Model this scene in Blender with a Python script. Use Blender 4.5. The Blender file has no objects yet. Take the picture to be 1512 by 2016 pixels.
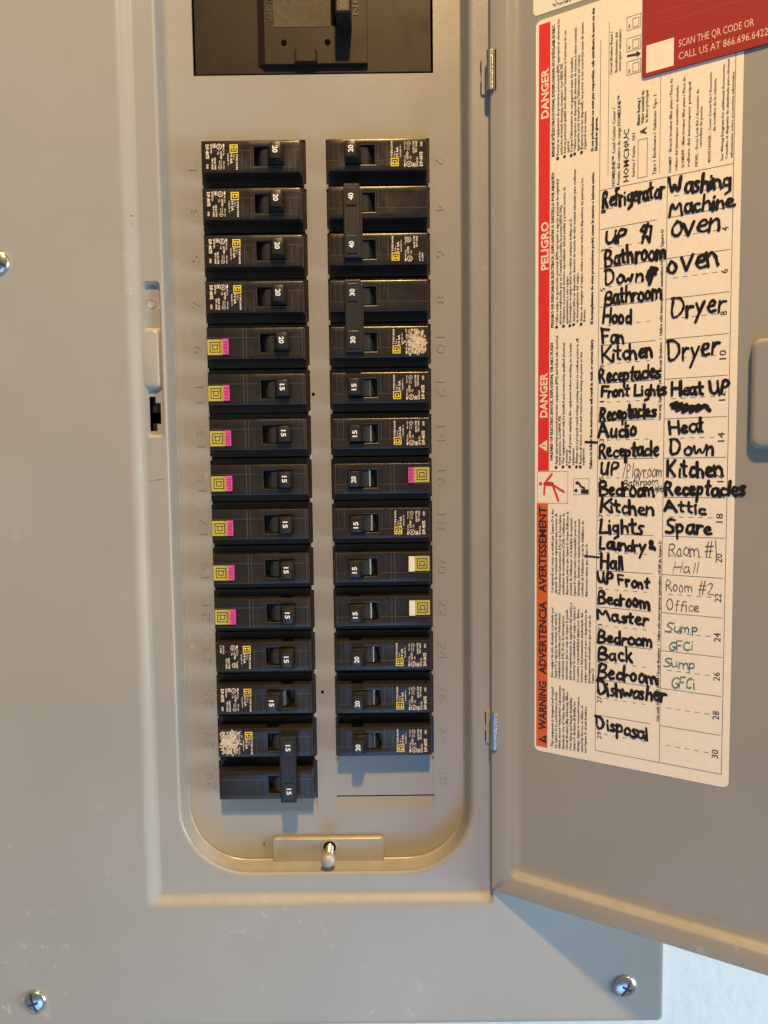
import bpy, bmesh, math, random
from mathutils import Matrix, Vector
random.seed(7)
sc = bpy.context.scene
COL = sc.collection

# ------------------------------------------------------------------ camera
CP, CR_, CYW = -0.06639, 0.01214, 0.00152          # pitch, roll, yaw
CPOS = Vector((0.0, -0.40708, -0.18316))
FPX = 1380.17
_cp, _sp, _cr, _sr, _cy, _sy = math.cos(CP), math.sin(CP), math.cos(CR_), math.sin(CR_), math.cos(CYW), math.sin(CYW)
RZ = Matrix(((_cy, -_sy, 0), (_sy, _cy, 0), (0, 0, 1)))
RX = Matrix(((1, 0, 0), (0, _cp, -_sp), (0, _sp, _cp)))
RY = Matrix(((_cr, 0, _sr), (0, 1, 0), (-_sr, 0, _cr)))
RC = RZ @ RX @ RY                                   # columns right, forward, up
cam_d = bpy.data.cameras.new('camera')
cam = bpy.data.objects.new('camera', cam_d)
COL.objects.link(cam)
M3 = Matrix((RC.col[0], RC.col[2], -RC.col[1])).transposed()
cam.matrix_world = Matrix.Translation(CPOS) @ M3.to_4x4()
cam_d.sensor_fit = 'VERTICAL'
cam_d.sensor_height = 36
cam_d.lens = 36 * FPX / 2016
cam_d.clip_start = 0.01
cam_d.clip_end = 50
sc.camera = cam

def ray(px, py):
    return RC @ Vector(((px - 756) / FPX, 1.0, -(py - 1008) / FPX))
def U(px, py, Y=0.0):
    """point of the plane y = Y that shows at that place of the photograph"""
    d = ray(px, py); t = (Y - CPOS.y) / d.y
    return CPOS + d * t

# ------------------------------------------------------------------ light
sc.view_settings.view_transform = 'Standard'
sc.view_settings.look = 'None'
sc.view_settings.gamma = 1
sc.view_settings.exposure = 0
w = bpy.data.worlds.new('World'); sc.world = w; w.use_nodes = True
w.node_tree.nodes['Background'].inputs[0].default_value = (0.95, 1.0, 0.95, 1)
w.node_tree.nodes['Background'].inputs[1].default_value = 0.18

def lamp(name, loc, power, color, radius):
    d = bpy.data.lights.new(name, 'POINT'); d.energy = power; d.color = color; d.shadow_soft_size = radius
    o = bpy.data.objects.new(name, d); o.location = loc; COL.objects.link(o); return o
lamp('ceiling_lamp', (0.10, -1.20, 1.42), 198.0, (1.0, 0.61, 0.23), 0.055)
lamp('ceiling_lamp', (1.15, -0.78, 0.86), 6.5, (1.0, 0.56, 0.24), 0.022)
lamp('ceiling_lamp', (1.85, -0.80, 0.88), 6.5, (1.0, 0.56, 0.24), 0.022)
def window_or_fill(name, loc, power, color):  # rectangular area light, for the window and the added fills
    d = bpy.data.lights.new(name, 'AREA'); d.shape = 'RECTANGLE'; d.size = 0.8; d.size_y = 1.0; d.energy = power; d.color = color
    o = bpy.data.objects.new(name, d); o.location = loc; COL.objects.link(o)
    o.rotation_euler = (Vector((0, 0, -0.35)) - o.location).to_track_quat('-Z', 'Y').to_euler()
window_or_fill('window_or_fill_light', (1.9, -0.7, -0.5), 50.0, (0.84, 0.98, 1.0))  # window to the right
window_or_fill('window_or_fill_light', (0.2, -1.6, -1.4), 6.3, (0.16, 0.43, 1.0))  # added blue fill from low in front, cools the lower panel
window_or_fill('window_or_fill_light', (-0.3, -0.9, -1.3), 2.8, (0.26, 0.60, 1.0))  # second added fill, nearer, for more blue towards the bottom

# ------------------------------------------------------------------ materials
def mat(name, col, rough=0.5, metal=0.0, spec=0.5):
    m = bpy.data.materials.new(name); m.use_nodes = True
    b = m.node_tree.nodes['Principled BSDF']
    b.inputs['Base Color'].default_value = (*col, 1); b.inputs['Roughness'].default_value = rough
    b.inputs['Metallic'].default_value = metal
    b.inputs['Specular IOR Level'].default_value = spec
    return m
def tune(m, toplit_dust=0.0, wave=0.0, vary=0.0, vscale=30, bump=0.0, bscale=1200, rvar=0.0, dust=None, dscale=60, dthr=0.62, dwid=0.12, dgate=6.0):
    nt = m.node_tree; N = nt.nodes; L = nt.links; b = N['Principled BSDF']
    base = tuple(b.inputs['Base Color'].default_value)
    tc = N.new('ShaderNodeTexCoord')
    def noise(scale, detail=3, rough=0.55):
        n = N.new('ShaderNodeTexNoise'); n.inputs['Scale'].default_value = scale
        n.inputs['Detail'].default_value = detail; n.inputs['Roughness'].default_value = rough
        L.new(tc.outputs['Object'], n.inputs['Vector']); return n
    out = None
    if vary:
        n = noise(vscale); r = N.new('ShaderNodeValToRGB')
        r.color_ramp.elements[0].position = 0.3; r.color_ramp.elements[1].position = 0.7
        r.color_ramp.elements[0].color = tuple(c * (1 - vary) for c in base[:3]) + (1,)
        r.color_ramp.elements[1].color = tuple(min(1, c * (1 + vary)) for c in base[:3]) + (1,)
        L.new(n.outputs['Fac'], r.inputs['Fac']); out = r.outputs['Color']
    if dust:
        n = noise(dscale, 8, 0.72); g = noise(dgate, 2)
        mr = N.new('ShaderNodeMapRange'); mr.inputs['From Min'].default_value = dthr; mr.inputs['From Max'].default_value = dthr + dwid
        L.new(n.outputs['Fac'], mr.inputs['Value'])
        mg = N.new('ShaderNodeMapRange'); mg.inputs['From Min'].default_value = 0.48; mg.inputs['From Max'].default_value = 0.66
        L.new(g.outputs['Fac'], mg.inputs['Value'])
        mu = N.new('ShaderNodeMath'); mu.operation = 'MULTIPLY'
        L.new(mr.outputs[0], mu.inputs[0]); L.new(mg.outputs[0], mu.inputs[1])
        mx = N.new('ShaderNodeMix'); mx.data_type = 'RGBA'
        L.new(mu.outputs[0], mx.inputs['Factor'])
        if out: L.new(out, mx.inputs['A'])
        else: mx.inputs['A'].default_value = base
        mx.inputs['B'].default_value = (*dust, 1); out = mx.outputs['Result']
    if toplit_dust:  # upward faces paler: dust, plus the brightness of lit folds painted into the colour
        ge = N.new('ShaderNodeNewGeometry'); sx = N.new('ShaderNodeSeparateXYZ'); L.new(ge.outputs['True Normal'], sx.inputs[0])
        ms = N.new('ShaderNodeMapRange'); ms.inputs['From Min'].default_value = 0.35; ms.inputs['From Max'].default_value = 0.9; ms.inputs['To Max'].default_value = toplit_dust
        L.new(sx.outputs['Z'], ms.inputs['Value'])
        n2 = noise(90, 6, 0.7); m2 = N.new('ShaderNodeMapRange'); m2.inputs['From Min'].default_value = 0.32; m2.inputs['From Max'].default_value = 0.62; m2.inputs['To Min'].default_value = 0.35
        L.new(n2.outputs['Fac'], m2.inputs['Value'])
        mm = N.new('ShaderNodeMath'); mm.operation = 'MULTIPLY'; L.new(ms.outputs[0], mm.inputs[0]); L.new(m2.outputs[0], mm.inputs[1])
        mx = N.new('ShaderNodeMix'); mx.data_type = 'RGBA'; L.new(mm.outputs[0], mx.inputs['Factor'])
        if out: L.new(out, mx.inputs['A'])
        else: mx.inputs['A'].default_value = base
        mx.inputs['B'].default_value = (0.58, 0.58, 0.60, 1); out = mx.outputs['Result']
    if out: L.new(out, b.inputs['Base Color'])
    if rvar:
        n = noise(vscale * 1.7); mr = N.new('ShaderNodeMapRange'); r0 = b.inputs['Roughness'].default_value
        mr.inputs['From Min'].default_value = 0.3; mr.inputs['From Max'].default_value = 0.7
        mr.inputs['To Min'].default_value = r0 - rvar; mr.inputs['To Max'].default_value = r0 + rvar
        L.new(n.outputs['Fac'], mr.inputs['Value']); L.new(mr.outputs[0], b.inputs['Roughness'])
    if bump:
        wv = None
        if wave:
            wn = noise(9, 1); wv = N.new('ShaderNodeBump'); wv.inputs['Strength'].default_value = wave; wv.inputs['Distance'].default_value = 0.003; L.new(wn.outputs['Fac'], wv.inputs['Height'])
        n = noise(bscale, 2); bp = N.new('ShaderNodeBump'); bp.inputs['Strength'].default_value = bump
        bp.inputs['Distance'].default_value = 0.0004
        L.new(n.outputs['Fac'], bp.inputs['Height'])
        if wv: L.new(wv.outputs['Normal'], bp.inputs['Normal'])
        L.new(bp.outputs['Normal'], b.inputs['Normal'])
    return m
PAINT = tune(mat('grey_enamel', (0.335, 0.33, 0.31), 0.33), toplit_dust=0.55, wave=0.35, vary=0.035, vscale=14, bump=0.16, bscale=260, rvar=0.05, dust=(0.60, 0.58, 0.54), dscale=110, dthr=0.60, dwid=0.12, dgate=7)
DUSTY = tune(mat('dusty_grey_enamel', (0.335, 0.33, 0.31), 0.36), vary=0.04, vscale=20, bump=0.15, bscale=300, rvar=0.06, dust=(0.62, 0.59, 0.53), dscale=150, dthr=0.50, dwid=0.14, dgate=30)
WALLM = tune(mat('white_wall_paint', (0.92, 0.92, 0.90), 0.6), vary=0.015, vscale=20, bump=1.0, bscale=110)
BLACK = tune(mat('black_brown_plastic', (0.022, 0.0172, 0.015), 0.29), vary=0.18, vscale=60, bump=0.06, bscale=900, rvar=0.08, dust=(0.12, 0.10, 0.09), dscale=260, dthr=0.64, dwid=0.12, dgate=40)
MAINB = tune(mat('main_breaker_plastic', (0.018, 0.0125, 0.0105), 0.45, 0.0, 0.25), vary=0.2, vscale=25, bump=0.05, bscale=700, rvar=0.1, dust=(0.07, 0.058, 0.048), dscale=120, dthr=0.62, dwid=0.15, dgate=18)
HANDLE = tune(mat('black_handle_plastic', (0.022, 0.021, 0.021), 0.34), vary=0.15, vscale=80, rvar=0.06)
TIE = tune(mat('tie_plastic', (0.016, 0.015, 0.015), 0.42), bump=0.15, bscale=900)
DRUM = mat('drum_plastic', (0.035, 0.036, 0.038), 0.22)
VOID = mat('dark_interior', (0.003, 0.003, 0.003), 0.9, 0.0, 0.05)
WORN = tune(mat('worn_plastic_texture', (0.048, 0.038, 0.024), 0.6), vary=0.35, vscale=400, bump=0.5, bscale=1500)
SEAM = mat('seam_plastic', (0.13, 0.115, 0.10), 0.3)
MOLD = mat('moulded_letters', (0.050, 0.043, 0.038), 0.35)
STEEL = tune(mat('zinc_plated_steel', (0.70, 0.69, 0.67), 0.24, 1.0), vary=0.08, vscale=200, bump=0.25, bscale=400)
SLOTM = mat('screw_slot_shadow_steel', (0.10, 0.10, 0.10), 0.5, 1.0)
CHIP = mat('bare_metal_chip', (0.75, 0.74, 0.70), 0.35, 0.6)
CREAM_INK = mat('cream_ink', (0.86, 0.76, 0.62), 0.6)
DIM_INK = mat('faded_ink', (0.13, 0.11, 0.09), 0.6)
WHITE_INK = mat('white_ink', (0.85, 0.84, 0.82), 0.5)
YELLOW_INK = mat('yellow_ink', (0.90, 0.70, 0.08), 0.5)
YELLOW = tune(mat('yellow_label', (0.50, 0.44, 0.08), 0.45), vary=0.06, vscale=200)
LBLACK = mat('label_line_black', (0.03, 0.022, 0.012), 0.5)
PINK = tune(mat('pink_button', (0.70, 0.09, 0.36), 0.4), vary=0.05, vscale=200)
PINKD = mat('pink_button_letters', (0.30, 0.03, 0.14), 0.4)
WBTN = mat('white_button', (0.85, 0.85, 0.68), 0.4)
RESIDUE = tune(mat('paper_residue', (0.62, 0.52, 0.38), 0.8), vary=0.2, vscale=500)
PAPER = tune(mat('cream_label_paper', (0.97, 0.88, 0.75), 0.5), vary=0.035, vscale=420, dust=(0.86, 0.75, 0.62), dscale=350, dthr=0.56, dwid=0.1, dgate=120)
PAPER2 = mat('white_label_paper', (0.90, 0.88, 0.76), 0.5)
PRINT = mat('black_print', (0.035, 0.022, 0.018), 0.5)
MARKER = tune(mat('black_marker', (0.012, 0.008, 0.012), 0.35), vary=0.4, vscale=500, dust=(0.07, 0.05, 0.06), dscale=500, dthr=0.5, dwid=0.2, dgate=90)
PEN = mat('black_pen', (0.04, 0.03, 0.03), 0.4)
TEAL = mat('teal_pen', (0.02, 0.20, 0.18), 0.4)
REDB = tune(mat('red_banner', (0.78, 0.03, 0.025), 0.5), vary=0.05, vscale=300)
ORANGE = tune(mat('orange_banner', (0.72, 0.13, 0.03), 0.5), vary=0.06, vscale=300)
BANNERW = mat('banner_white', (0.92, 0.80, 0.64), 0.5)
CARD = tune(mat('red_card', (0.38, 0.036, 0.036), 0.28), vary=0.04, vscale=20)
CARDT = mat('card_text', (0.90, 0.60, 0.48), 0.4)
PINKRED = mat('pictogram_red', (0.72, 0.05, 0.05), 0.5)

# ------------------------------------------------------------------ mesh helpers
class MB:
    def __init__(s): s.v = []; s.f = []
    def add(s, vs, fs):
        k = len(s.v); s.v += [tuple(p) for p in vs]; s.f += [tuple(i + k for i in f) for f in fs]
    def box(s, x0, x1, y0, y1, z0, z1):
        s.add([(x0,y0,z0),(x1,y0,z0),(x1,y1,z0),(x0,y1,z0),(x0,y0,z1),(x1,y0,z1),(x1,y1,z1),(x0,y1,z1)],
              [(0,1,5,4),(1,2,6,5),(2,3,7,6),(3,0,4,7),(4,5,6,7),(3,2,1,0)])
    def quad(s, a, b, c, d): s.add([a, b, c, d], [(0, 1, 2, 3)])
    def rect(s, x0, x1, z0, z1, y): s.quad((x0,y,z0),(x1,y,z0),(x1,y,z1),(x0,y,z1))
    def frame(s, x0, x1, z0, z1, t, y):
        s.rect(x0, x1, z1 - t, z1, y); s.rect(x0, x1, z0, z0 + t, y)
        s.rect(x0, x0 + t, z0 + t, z1 - t, y); s.rect(x1 - t, x1, z0 + t, z1 - t, y)
    def poly(s, pts, y): s.add([(x, y, z) for x, z in pts], [tuple(range(len(pts)))])
    def disc(s, x, z, r, y, n=20, r0=0.0):
        P = [(x + r * math.cos(2*math.pi*i/n), y, z + r * math.sin(2*math.pi*i/n)) for i in range(n)]
        if r0 <= 0: s.add(P, [tuple(range(n))]); return
        Q = [(x + r0 * math.cos(2*math.pi*i/n), y, z + r0 * math.sin(2*math.pi*i/n)) for i in range(n)]
        s.add(P + Q, [(i, (i+1) % n, n + (i+1) % n, n + i) for i in range(n)])
    def loops(s, LP, close=False):
        n = len(LP[0]); vs = [p for l in LP for p in l]
        fs = [(k*n+i, k*n+(i+1) % n, (k+1)*n+(i+1) % n, (k+1)*n+i) for k in range(len(LP)-1) for i in range(n)]
        if close: fs.append(tuple((len(LP)-1)*n + i for i in range(n)))
        s.add(vs, fs)
    def ribbon(s, pts, wd, y0=0.0, step=0.0, cap=7, wob=0.0):
        """flat pen stroke in the xz plane"""
        y = y0; wd0 = wd
        for i, (a, b) in enumerate(zip(pts[:-1], pts[1:])):
            if wob: wd = wd*0.5 + 0.5*wd0*random.uniform(1-wob, 1+wob)
            dx, dz = b[0]-a[0], b[1]-a[1]; l = math.hypot(dx, dz)
            if l < 1e-9: continue
            nx, nz = -dz/l*wd/2, dx/l*wd/2; y -= step
            s.add([(a[0]-nx,y,a[1]-nz),(b[0]-nx,y,b[1]-nz),(b[0]+nx,y,b[1]+nz),(a[0]+nx,y,a[1]+nz)], [(0,1,2,3)])
            if cap:
                y -= step; s.disc(b[0], b[1], wd/2, y, cap)
        if cap: s.disc(pts[0][0], pts[0][1], wd/2, y - step, cap)
        return y
    def mesh(s, name, m, smooth=False, fix=False):
        me = bpy.data.meshes.new(name); me.from_pydata(s.v, [], s.f); me.materials.append(m)
        if smooth: me.polygons.foreach_set('use_smooth', [True]*len(me.polygons))
        if fix:
            bm = bmesh.new(); bm.from_mesh(me); bmesh.ops.remove_doubles(bm, verts=bm.verts, dist=1e-6)
            bmesh.ops.recalc_face_normals(bm, faces=bm.faces); bm.to_mesh(me); bm.free()
        me.update(); return me
    def build(s, name, m, parent=None, smooth=False, bevel=0, seg=2, fix=False, auto=None):
        o = bpy.data.objects.new(name, s.mesh(name, m, smooth, fix or bevel > 0)); COL.objects.link(o)
        if parent is not None: o.parent = parent
        if bevel:
            md = o.modifiers.new('bevel', 'BEVEL'); md.width = bevel; md.segments = seg; md.limit_method = 'ANGLE'
            md.angle_limit = math.radians(30); md.harden_normals = False
        if auto: smooth_angle(o, auto)
        return o
def smooth_angle(o, deg):
    me = o.data; me.polygons.foreach_set('use_smooth', [True]*len(me.polygons))
    me.set_sharp_from_angle(angle=math.radians(deg))
def tag(o, label=None, cat=None, group=None, kind=None):
    if label: o['label'] = label
    if cat: o['category'] = cat
    if group: o['group'] = group
    if kind: o['kind'] = kind
    return o
def empty(name, loc, label, cat, group=None):
    o = bpy.data.objects.new(name, None); o.empty_display_size = 0.02; o.location = loc; COL.objects.link(o)
    return tag(o, label, cat, group)
def rrect(x0, x1, z0, z1, r, y, n=8):
    P = []
    for cx, cz, a0 in ((x1-r, z1-r, 0), (x0+r, z1-r, 90), (x0+r, z0+r, 180), (x1-r, z0+r, 270)):
        for i in range(n+1):
            a = math.radians(a0 + 90*i/n); P.append((cx + r*math.cos(a), y, cz + r*math.sin(a)))
    return P
_tc = {}
def tmesh(s, bold=0.0, ext=0.0, res=2):
    """lettering as a mesh in units of its cap height: returns verts, faces, width"""
    k = (s, bold, ext, res)
    if k in _tc: return _tc[k]
    c = bpy.data.curves.new('t', 'FONT'); c.body = s; c.size = 1.0; c.resolution_u = res; c.offset = bold; c.extrude = ext
    o = bpy.data.objects.new('t', c); me = bpy.data.meshes.new_from_object(o)
    H = 0.729
    vs = [(v.co.x / H, v.co.y / H, v.co.z / H) for v in me.vertices]; fs = [tuple(p.vertices) for p in me.polygons]
    x0 = min(v[0] for v in vs); x1 = max(v[0] for v in vs); vs = [(v[0]-x0, v[1], v[2]) for v in vs]
    bpy.data.meshes.remove(me); bpy.data.objects.remove(o); bpy.data.curves.remove(c)
    _tc[k] = (vs, fs, x1-x0); return _tc[k]
def text(mb, s, p0, p1, h, y, bold=0.02, depth=0.0, res=2):
    """text in the xz plane, running from p0 to p1, cap height h, facing -y; depth > 0 raises it"""
    ext = 0.5 if depth else 0.0
    vs, fs, wd = tmesh(s, bold, ext, res)
    dx, dz = p1[0]-p0[0], p1[1]-p0[1]; L = math.hypot(dx, dz); ux, uz = dx/L, dz/L; vx, vz = -uz, ux; k = L/wd
    out = []
    for a, b, c in vs:
        out.append((p0[0] + ux*a*k + vx*b*h, y - (c * 0.729 + 0.5) * depth if depth else y, p0[1] + uz*a*k + vz*b*h))
    mb.add(out, fs)

# ------------------------------------------------------------------ wall (setting)
SHEET, PAN, LIPB = -0.0222, -0.018, -0.0006
WALLY = -0.0190
cvR = U(1306, 1950, SHEET).x; cvB = U(1300, 2008, SHEET).z - 0.0008
cvL = -0.2325; cvT = 0.215
wl = MB()
bx0, bx1, bz0, bz1 = cvL + 0.012, cvR - 0.012, cvB + 0.012, cvT - 0.012
X0, X1, Z0, Z1 = -1.5, 1.5, -1.3, 1.2
wl.quad((X0,WALLY,Z0),(bx0,WALLY,Z0),(bx0,WALLY,Z1),(X0,WALLY,Z1)); wl.quad((bx1,WALLY,Z0),(X1,WALLY,Z0),(X1,WALLY,Z1),(bx1,WALLY,Z1))
wl.quad((bx0,WALLY,Z0),(bx1,WALLY,Z0),(bx1,WALLY,bz0),(bx0,WALLY,bz0)); wl.quad((bx0,WALLY,bz1),(bx1,WALLY,bz1),(bx1,WALLY,Z1),(bx0,WALLY,Z1))
for q in (((bx0,bz0),(bx1,bz0)),((bx1,bz0),(bx1,bz1)),((bx1,bz1),(bx0,bz1)),((bx0,bz1),(bx0,bz0))):
    (a,b),(c,d) = q; wl.quad((a,WALLY,b),(c,WALLY,d),(c,0.10,d),(a,0.10,b))
o = wl.build('wall', WALLM, fix=True); tag(o, 'white painted wall with light roller texture behind the panel', None, None, 'structure')

# ------------------------------------------------------------------ the panel
panel = empty('electrical_panel', (0, 0, cvB), 'grey steel electrical panel with its door swung open, set in the white wall', 'electrical panel')
def pl(o):                       # parent to the panel keeping world coordinates
    o.parent = panel; o.matrix_parent_inverse = Matrix.Translation(panel.location).inverted(); return o

# enclosure box in the wall
bxm = MB(); a = 0.002
e0, e1, f0, f1 = bx0+a, bx1-a, bz0+a, bz1-a
for q in (((e0,f0),(e1,f0)),((e1,f0),(e1,f1)),((e1,f1),(e0,f1)),((e0,f1),(e0,f0))):
    (p, r), (s_, t) = q; bxm.quad((p,WALLY,r),(s_,WALLY,t),(s_,0.085,t),(p,0.085,r))
bxm.quad((e0,0.085,f0),(e1,0.085,f0),(e1,0.085,f1),(e0,0.085,f1))
pl(bxm.build('enclosure', VOID, fix=True))

# front cover: outer sheet, sloped recess, pan and window lip, lofted
eL, eR, eB, eT = -0.1372, 0.0590, U(600, 1772, -0.021).z - 0.002, 0.16
wL, wR, wB, wT = -0.1190, 0.0452, U(700, 1689, 0).z, 0.142
NS = 10
cov = MB()
WBF = wB - U(700, 1718, PAN).z                      # how far the lower lip comes forward
def W_(k, y, r):
    l, rt, b = (k if isinstance(k, tuple) else (k, k, k))
    return rrect(wL-l, wR+rt, wB-b, wT+b, r, y, NS)
def E_(ins, y, r): return rrect(eL+ins, eR-ins*0.2, eB+ins, eT-ins, r, y, NS)
def C_(ins, y, r): return rrect(cvL+ins, cvR-ins, cvB+ins, cvT-ins, r, y, NS)
seqA = [C_(0, -0.0192, 0.003), C_(0, SHEET+0.0010, 0.003), C_(0.0004, SHEET+0.0003, 0.003), C_(0.0011, SHEET, 0.003), C_(0.0030, SHEET, 0.003), E_(-0.0030, SHEET, 0.004), E_(-0.0012, SHEET, 0.004)]
seqA += [E_(-0.0002, SHEET+0.0003, 0.0035), E_(0.0010, SHEET+0.0010, 0.003), E_(0.0032, PAN-0.0013, 0.002), E_(0.0045, PAN-0.0004, 0.0015), E_(0.0056, PAN, 0.001), E_(0.0061, PAN, 0.001)]
cov.loops(seqA)
# pan ring with the keyhole for the latch left open
lsx0, lsx1 = U(283, 800, PAN).x, U(316, 800, PAN).x
outer = E_(0.0061, PAN, 0.001); inner = W_((0.0020, 0.0056, WBF+0.0030), PAN, 0.040)
kx0, kx1 = U(284, 810, PAN).x, U(324, 810, PAN).x
kzt, kzb = U(300, 772, PAN).z, U(300, 862, PAN).z
d1x0, d1x1 = U(274, 600, PAN).x, U(316, 600, PAN).x
d1zt, d1zb = U(300, 553, PAN).z, U(300, 640, PAN).z
cov.loops([outer, inner])
# the left side of the pan ring is replaced by a strip with two pressed pockets
ocx, icx = eL + 0.0061, wL - 0.0020
n = len(outer)
# side quad is the one joining corner 2 (top left) to corner 3 (bottom left)
iq = 2*(NS+1) - 1
cov.f = [f for f in cov.f if f != tuple(k + (len(cov.v) - 2*n) for k in (iq, iq+1, n+iq+1, n+iq))]
ztop_o, zbot_o = outer[iq][2], outer[iq+1][2]; ztop_i, zbot_i = inner[iq][2], inner[iq+1][2]
def zz(x, z): return z
cols = []
zt, zb = ztop_i, zbot_i
cov.add([outer[iq], inner[iq], (ocx, PAN, zt)], [(0,1,2)]); cov.add([outer[iq+1], inner[iq+1], (ocx, PAN, zb)], [(0,1,2)])
PK = 0.0030
def pocket(x0, x1, z1, z0, depth, hole=None):
    A = rrect(x0, x1, z0, z1, 0.0022, PAN, 3); B = rrect(x0+0.0005, x1-0.0008, z0+0.0010, z1-0.0010, 0.0016, PAN+depth*0.55, 3)
    Cc = rrect(x0+0.0008, x1-0.0014, z0+0.0018, z1-0.0018, 0.001, PAN+depth, 3)
    cov.loops([A, B, Cc]); m = len(A)
    # surrounding plane between the cell rectangle and A
    return A, Cc
def cell(z1, z0, pk=None):
    if pk is None:
        cov.quad((ocx,PAN,z0),(icx,PAN,z0),(icx,PAN,z1),(ocx,PAN,z1)); return
    x0, x1 = pk[0], pk[1]
    A = rrect(x0, x1, pk[3], pk[2], 0.0022, PAN, 3); R = []
    cs = [(icx, z1), (ocx, z1), (ocx, z0), (icx, z0)]
    for c in cs:
        for _ in range(4): R.append((c[0], PAN, c[1]))
    cov.loops([R, A])
d1x0 = max(U(271, 600, PAN).x, ocx + 0.0002)
zc = [zt, d1zt+0.004, kzb-0.004, zb]
cell(zc[0], zc[1]); cell(zc[1], zc[2], (d1x0, icx-0.0002, d1zt, kzb)); cell(zc[2], zc[3])
A, P1 = pocket(d1x0, icx-0.0002, d1zt, kzb, PK)
zu0, zl1 = d1zb-0.0015, kzt+0.0015
xs = sorted(p[0] for p in P1); zs = sorted(p[2] for p in P1); gx0, gx1, gz0, gz1 = xs[0], xs[-1], zs[0], zs[-1]
yk = PAN + PK
cov.quad((gx0,yk,zl1),(gx1,yk,zl1),(gx1,yk,gz1),(gx0,yk,gz1))
gz1 = zl1
# keyhole: floor of pocket 2 around a T-shaped hole
hx0, hx1 = U(287, 810, yk).x, U(317, 810, yk).x; hz1, hz0 = U(300, 781, yk).z, U(300, 849, yk).z
hx1 = min(hx1, gx1-0.0012)
hz1 = min(hz1, gz1-0.0003); hx0 = max(U(290, 810, yk).x, gx0+0.0002)
notch = hx1 - 0.0022
cov.quad((gx0,yk,gz0),(gx1,yk,gz0),(gx1,yk,hz0),(gx0,yk,hz0)); cov.quad((gx0,yk,hz1),(gx1,yk,hz1),(gx1,yk,gz1),(gx0,yk,gz1))
cov.quad((gx0,yk,hz0),(hx0,yk,hz0),(hx0,yk,hz1),(gx0,yk,hz1)); cov.quad((hx1,yk,hz0),(gx1,yk,hz0),(gx1,yk,hz1),(hx1,yk,hz1))
cov.quad((notch,yk,hz0),(hx1,yk,hz0),(hx1,yk,hz0+0.004),(notch,yk,hz0+0.004)); cov.quad((notch-0.0005,yk,hz1-0.0035),(hx1,yk,hz1-0.0035),(hx1,yk,hz1),(notch-0.0005,yk,hz1))
# window lip
cov.loops([W_((0.0020, 0.0056, WBF+0.0030), PAN, 0.040), W_((0.0016, 0.0046, WBF+0.0016), PAN, 0.040), W_((0.0009, 0.0037, WBF+0.0008), PAN+0.0002, 0.040), W_((0.0004, 0.0027, WBF-0.0002), PAN+0.0009, 0.039), W_((0.0002, 0.0019, WBF*0.72), PAN+0.0026, 0.038),
           W_((0.0001, 0.0013, WBF*0.50), PAN+0.0055, 0.037), W_((0.0, 0.0007, WBF*0.30), PAN+0.0105, 0.036), W_((0.0, 0.0004, WBF*0.10), -0.0030, 0.035), W_(0.0, LIPB-0.0004, 0.035), W_(-0.0004, LIPB, 0.0346), W_(0.0004, LIPB+0.0003, 0.035)])
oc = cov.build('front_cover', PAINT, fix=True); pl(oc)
bm = bmesh.new(); bm.from_mesh(oc.data)
bmesh.ops.reverse_faces(bm, faces=[f for f in bm.faces if f.normal.y > 0.02])     # every face of the cover looks into the room
bm.to_mesh(oc.data); bm.free(); smooth_angle(oc, 50)
# pressed bead shoulder between the two pockets (shallow raised pad)
pad = MB(); q0, q1 = d1x0 - 0.0045, U(309, 700, PAN).x
z1_, z0_ = U(300, 643, PAN).z, U(300, 768, PAN).z
pad.loops([rrect(q0, q1+0.0022, z0_, z1_, 0.0022, PAN+PK+0.0002, 5), rrect(q0+0.0004, q1+0.0016, z0_+0.0008, z1_-0.0008, 0.0022, PAN+PK*0.7, 5), rrect(q0+0.0012, q1+0.0004, z0_+0.0018, z1_-0.0018, 0.0022, PAN+0.0003, 5), rrect(q0+0.0022, q1-0.0006, z0_+0.0028, z1_-0.0028, 0.002, PAN-0.0001, 5)], True)
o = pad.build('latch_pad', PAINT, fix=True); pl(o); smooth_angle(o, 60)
# rivet dimple in upper pocket
dm = MB(); c = U(298, 597, PAN+PK); rr = 0.0026
for_r = [(0.0030, -0.0001), (0.0025, -0.0004), (0.0021, 0.0002), (0.0016, 0.0006), (0.0008, 0.0006)]
dm.loops([[(c.x + r*math.cos(2*math.pi*i/20), PAN+PK+dy, c.z + r*math.sin(2*math.pi*i/20)) for i in range(20)] for r, dy in for_r], True)
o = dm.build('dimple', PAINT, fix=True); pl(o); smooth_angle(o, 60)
# latch metal seen in the keyhole
lt = MB(); lt.box(hx0+0.0002, hx1-0.0004, yk+0.0040, yk+0.006, hz1-0.0085, hz1+0.002); lt.box(hx0+0.0002, hx1-0.0025, yk+0.0040, yk+0.006, hz0-0.001, hz0+0.0045)
pl(lt.build('latch_strike', mat('dark_brown_steel', (0.06, 0.04, 0.035), 0.5, 0.6), bevel=0.0002))
# lower tab on the lip, with the captive screw
tb = MB(); tx0, tx1 = U(537, 1670, -0.003).x, U(756, 1670, -0.003).x; tz1, tz0 = U(640, 1650, -0.003).z, wB-0.0005
tb.loops([rrect(tx0, tx1, tz0, tz1, 0.0022, -0.0006, 4), rrect(tx0, tx1, tz0, tz1, 0.0022, -0.0030, 4), rrect(tx0+0.0005, tx1-0.0005, tz0+0.0005, tz1-0.0005, 0.0018, -0.0035, 4)], True)
o = tb.build('retaining_tab', PAINT, fix=True); pl(o); smooth_angle(o, 40)

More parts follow.
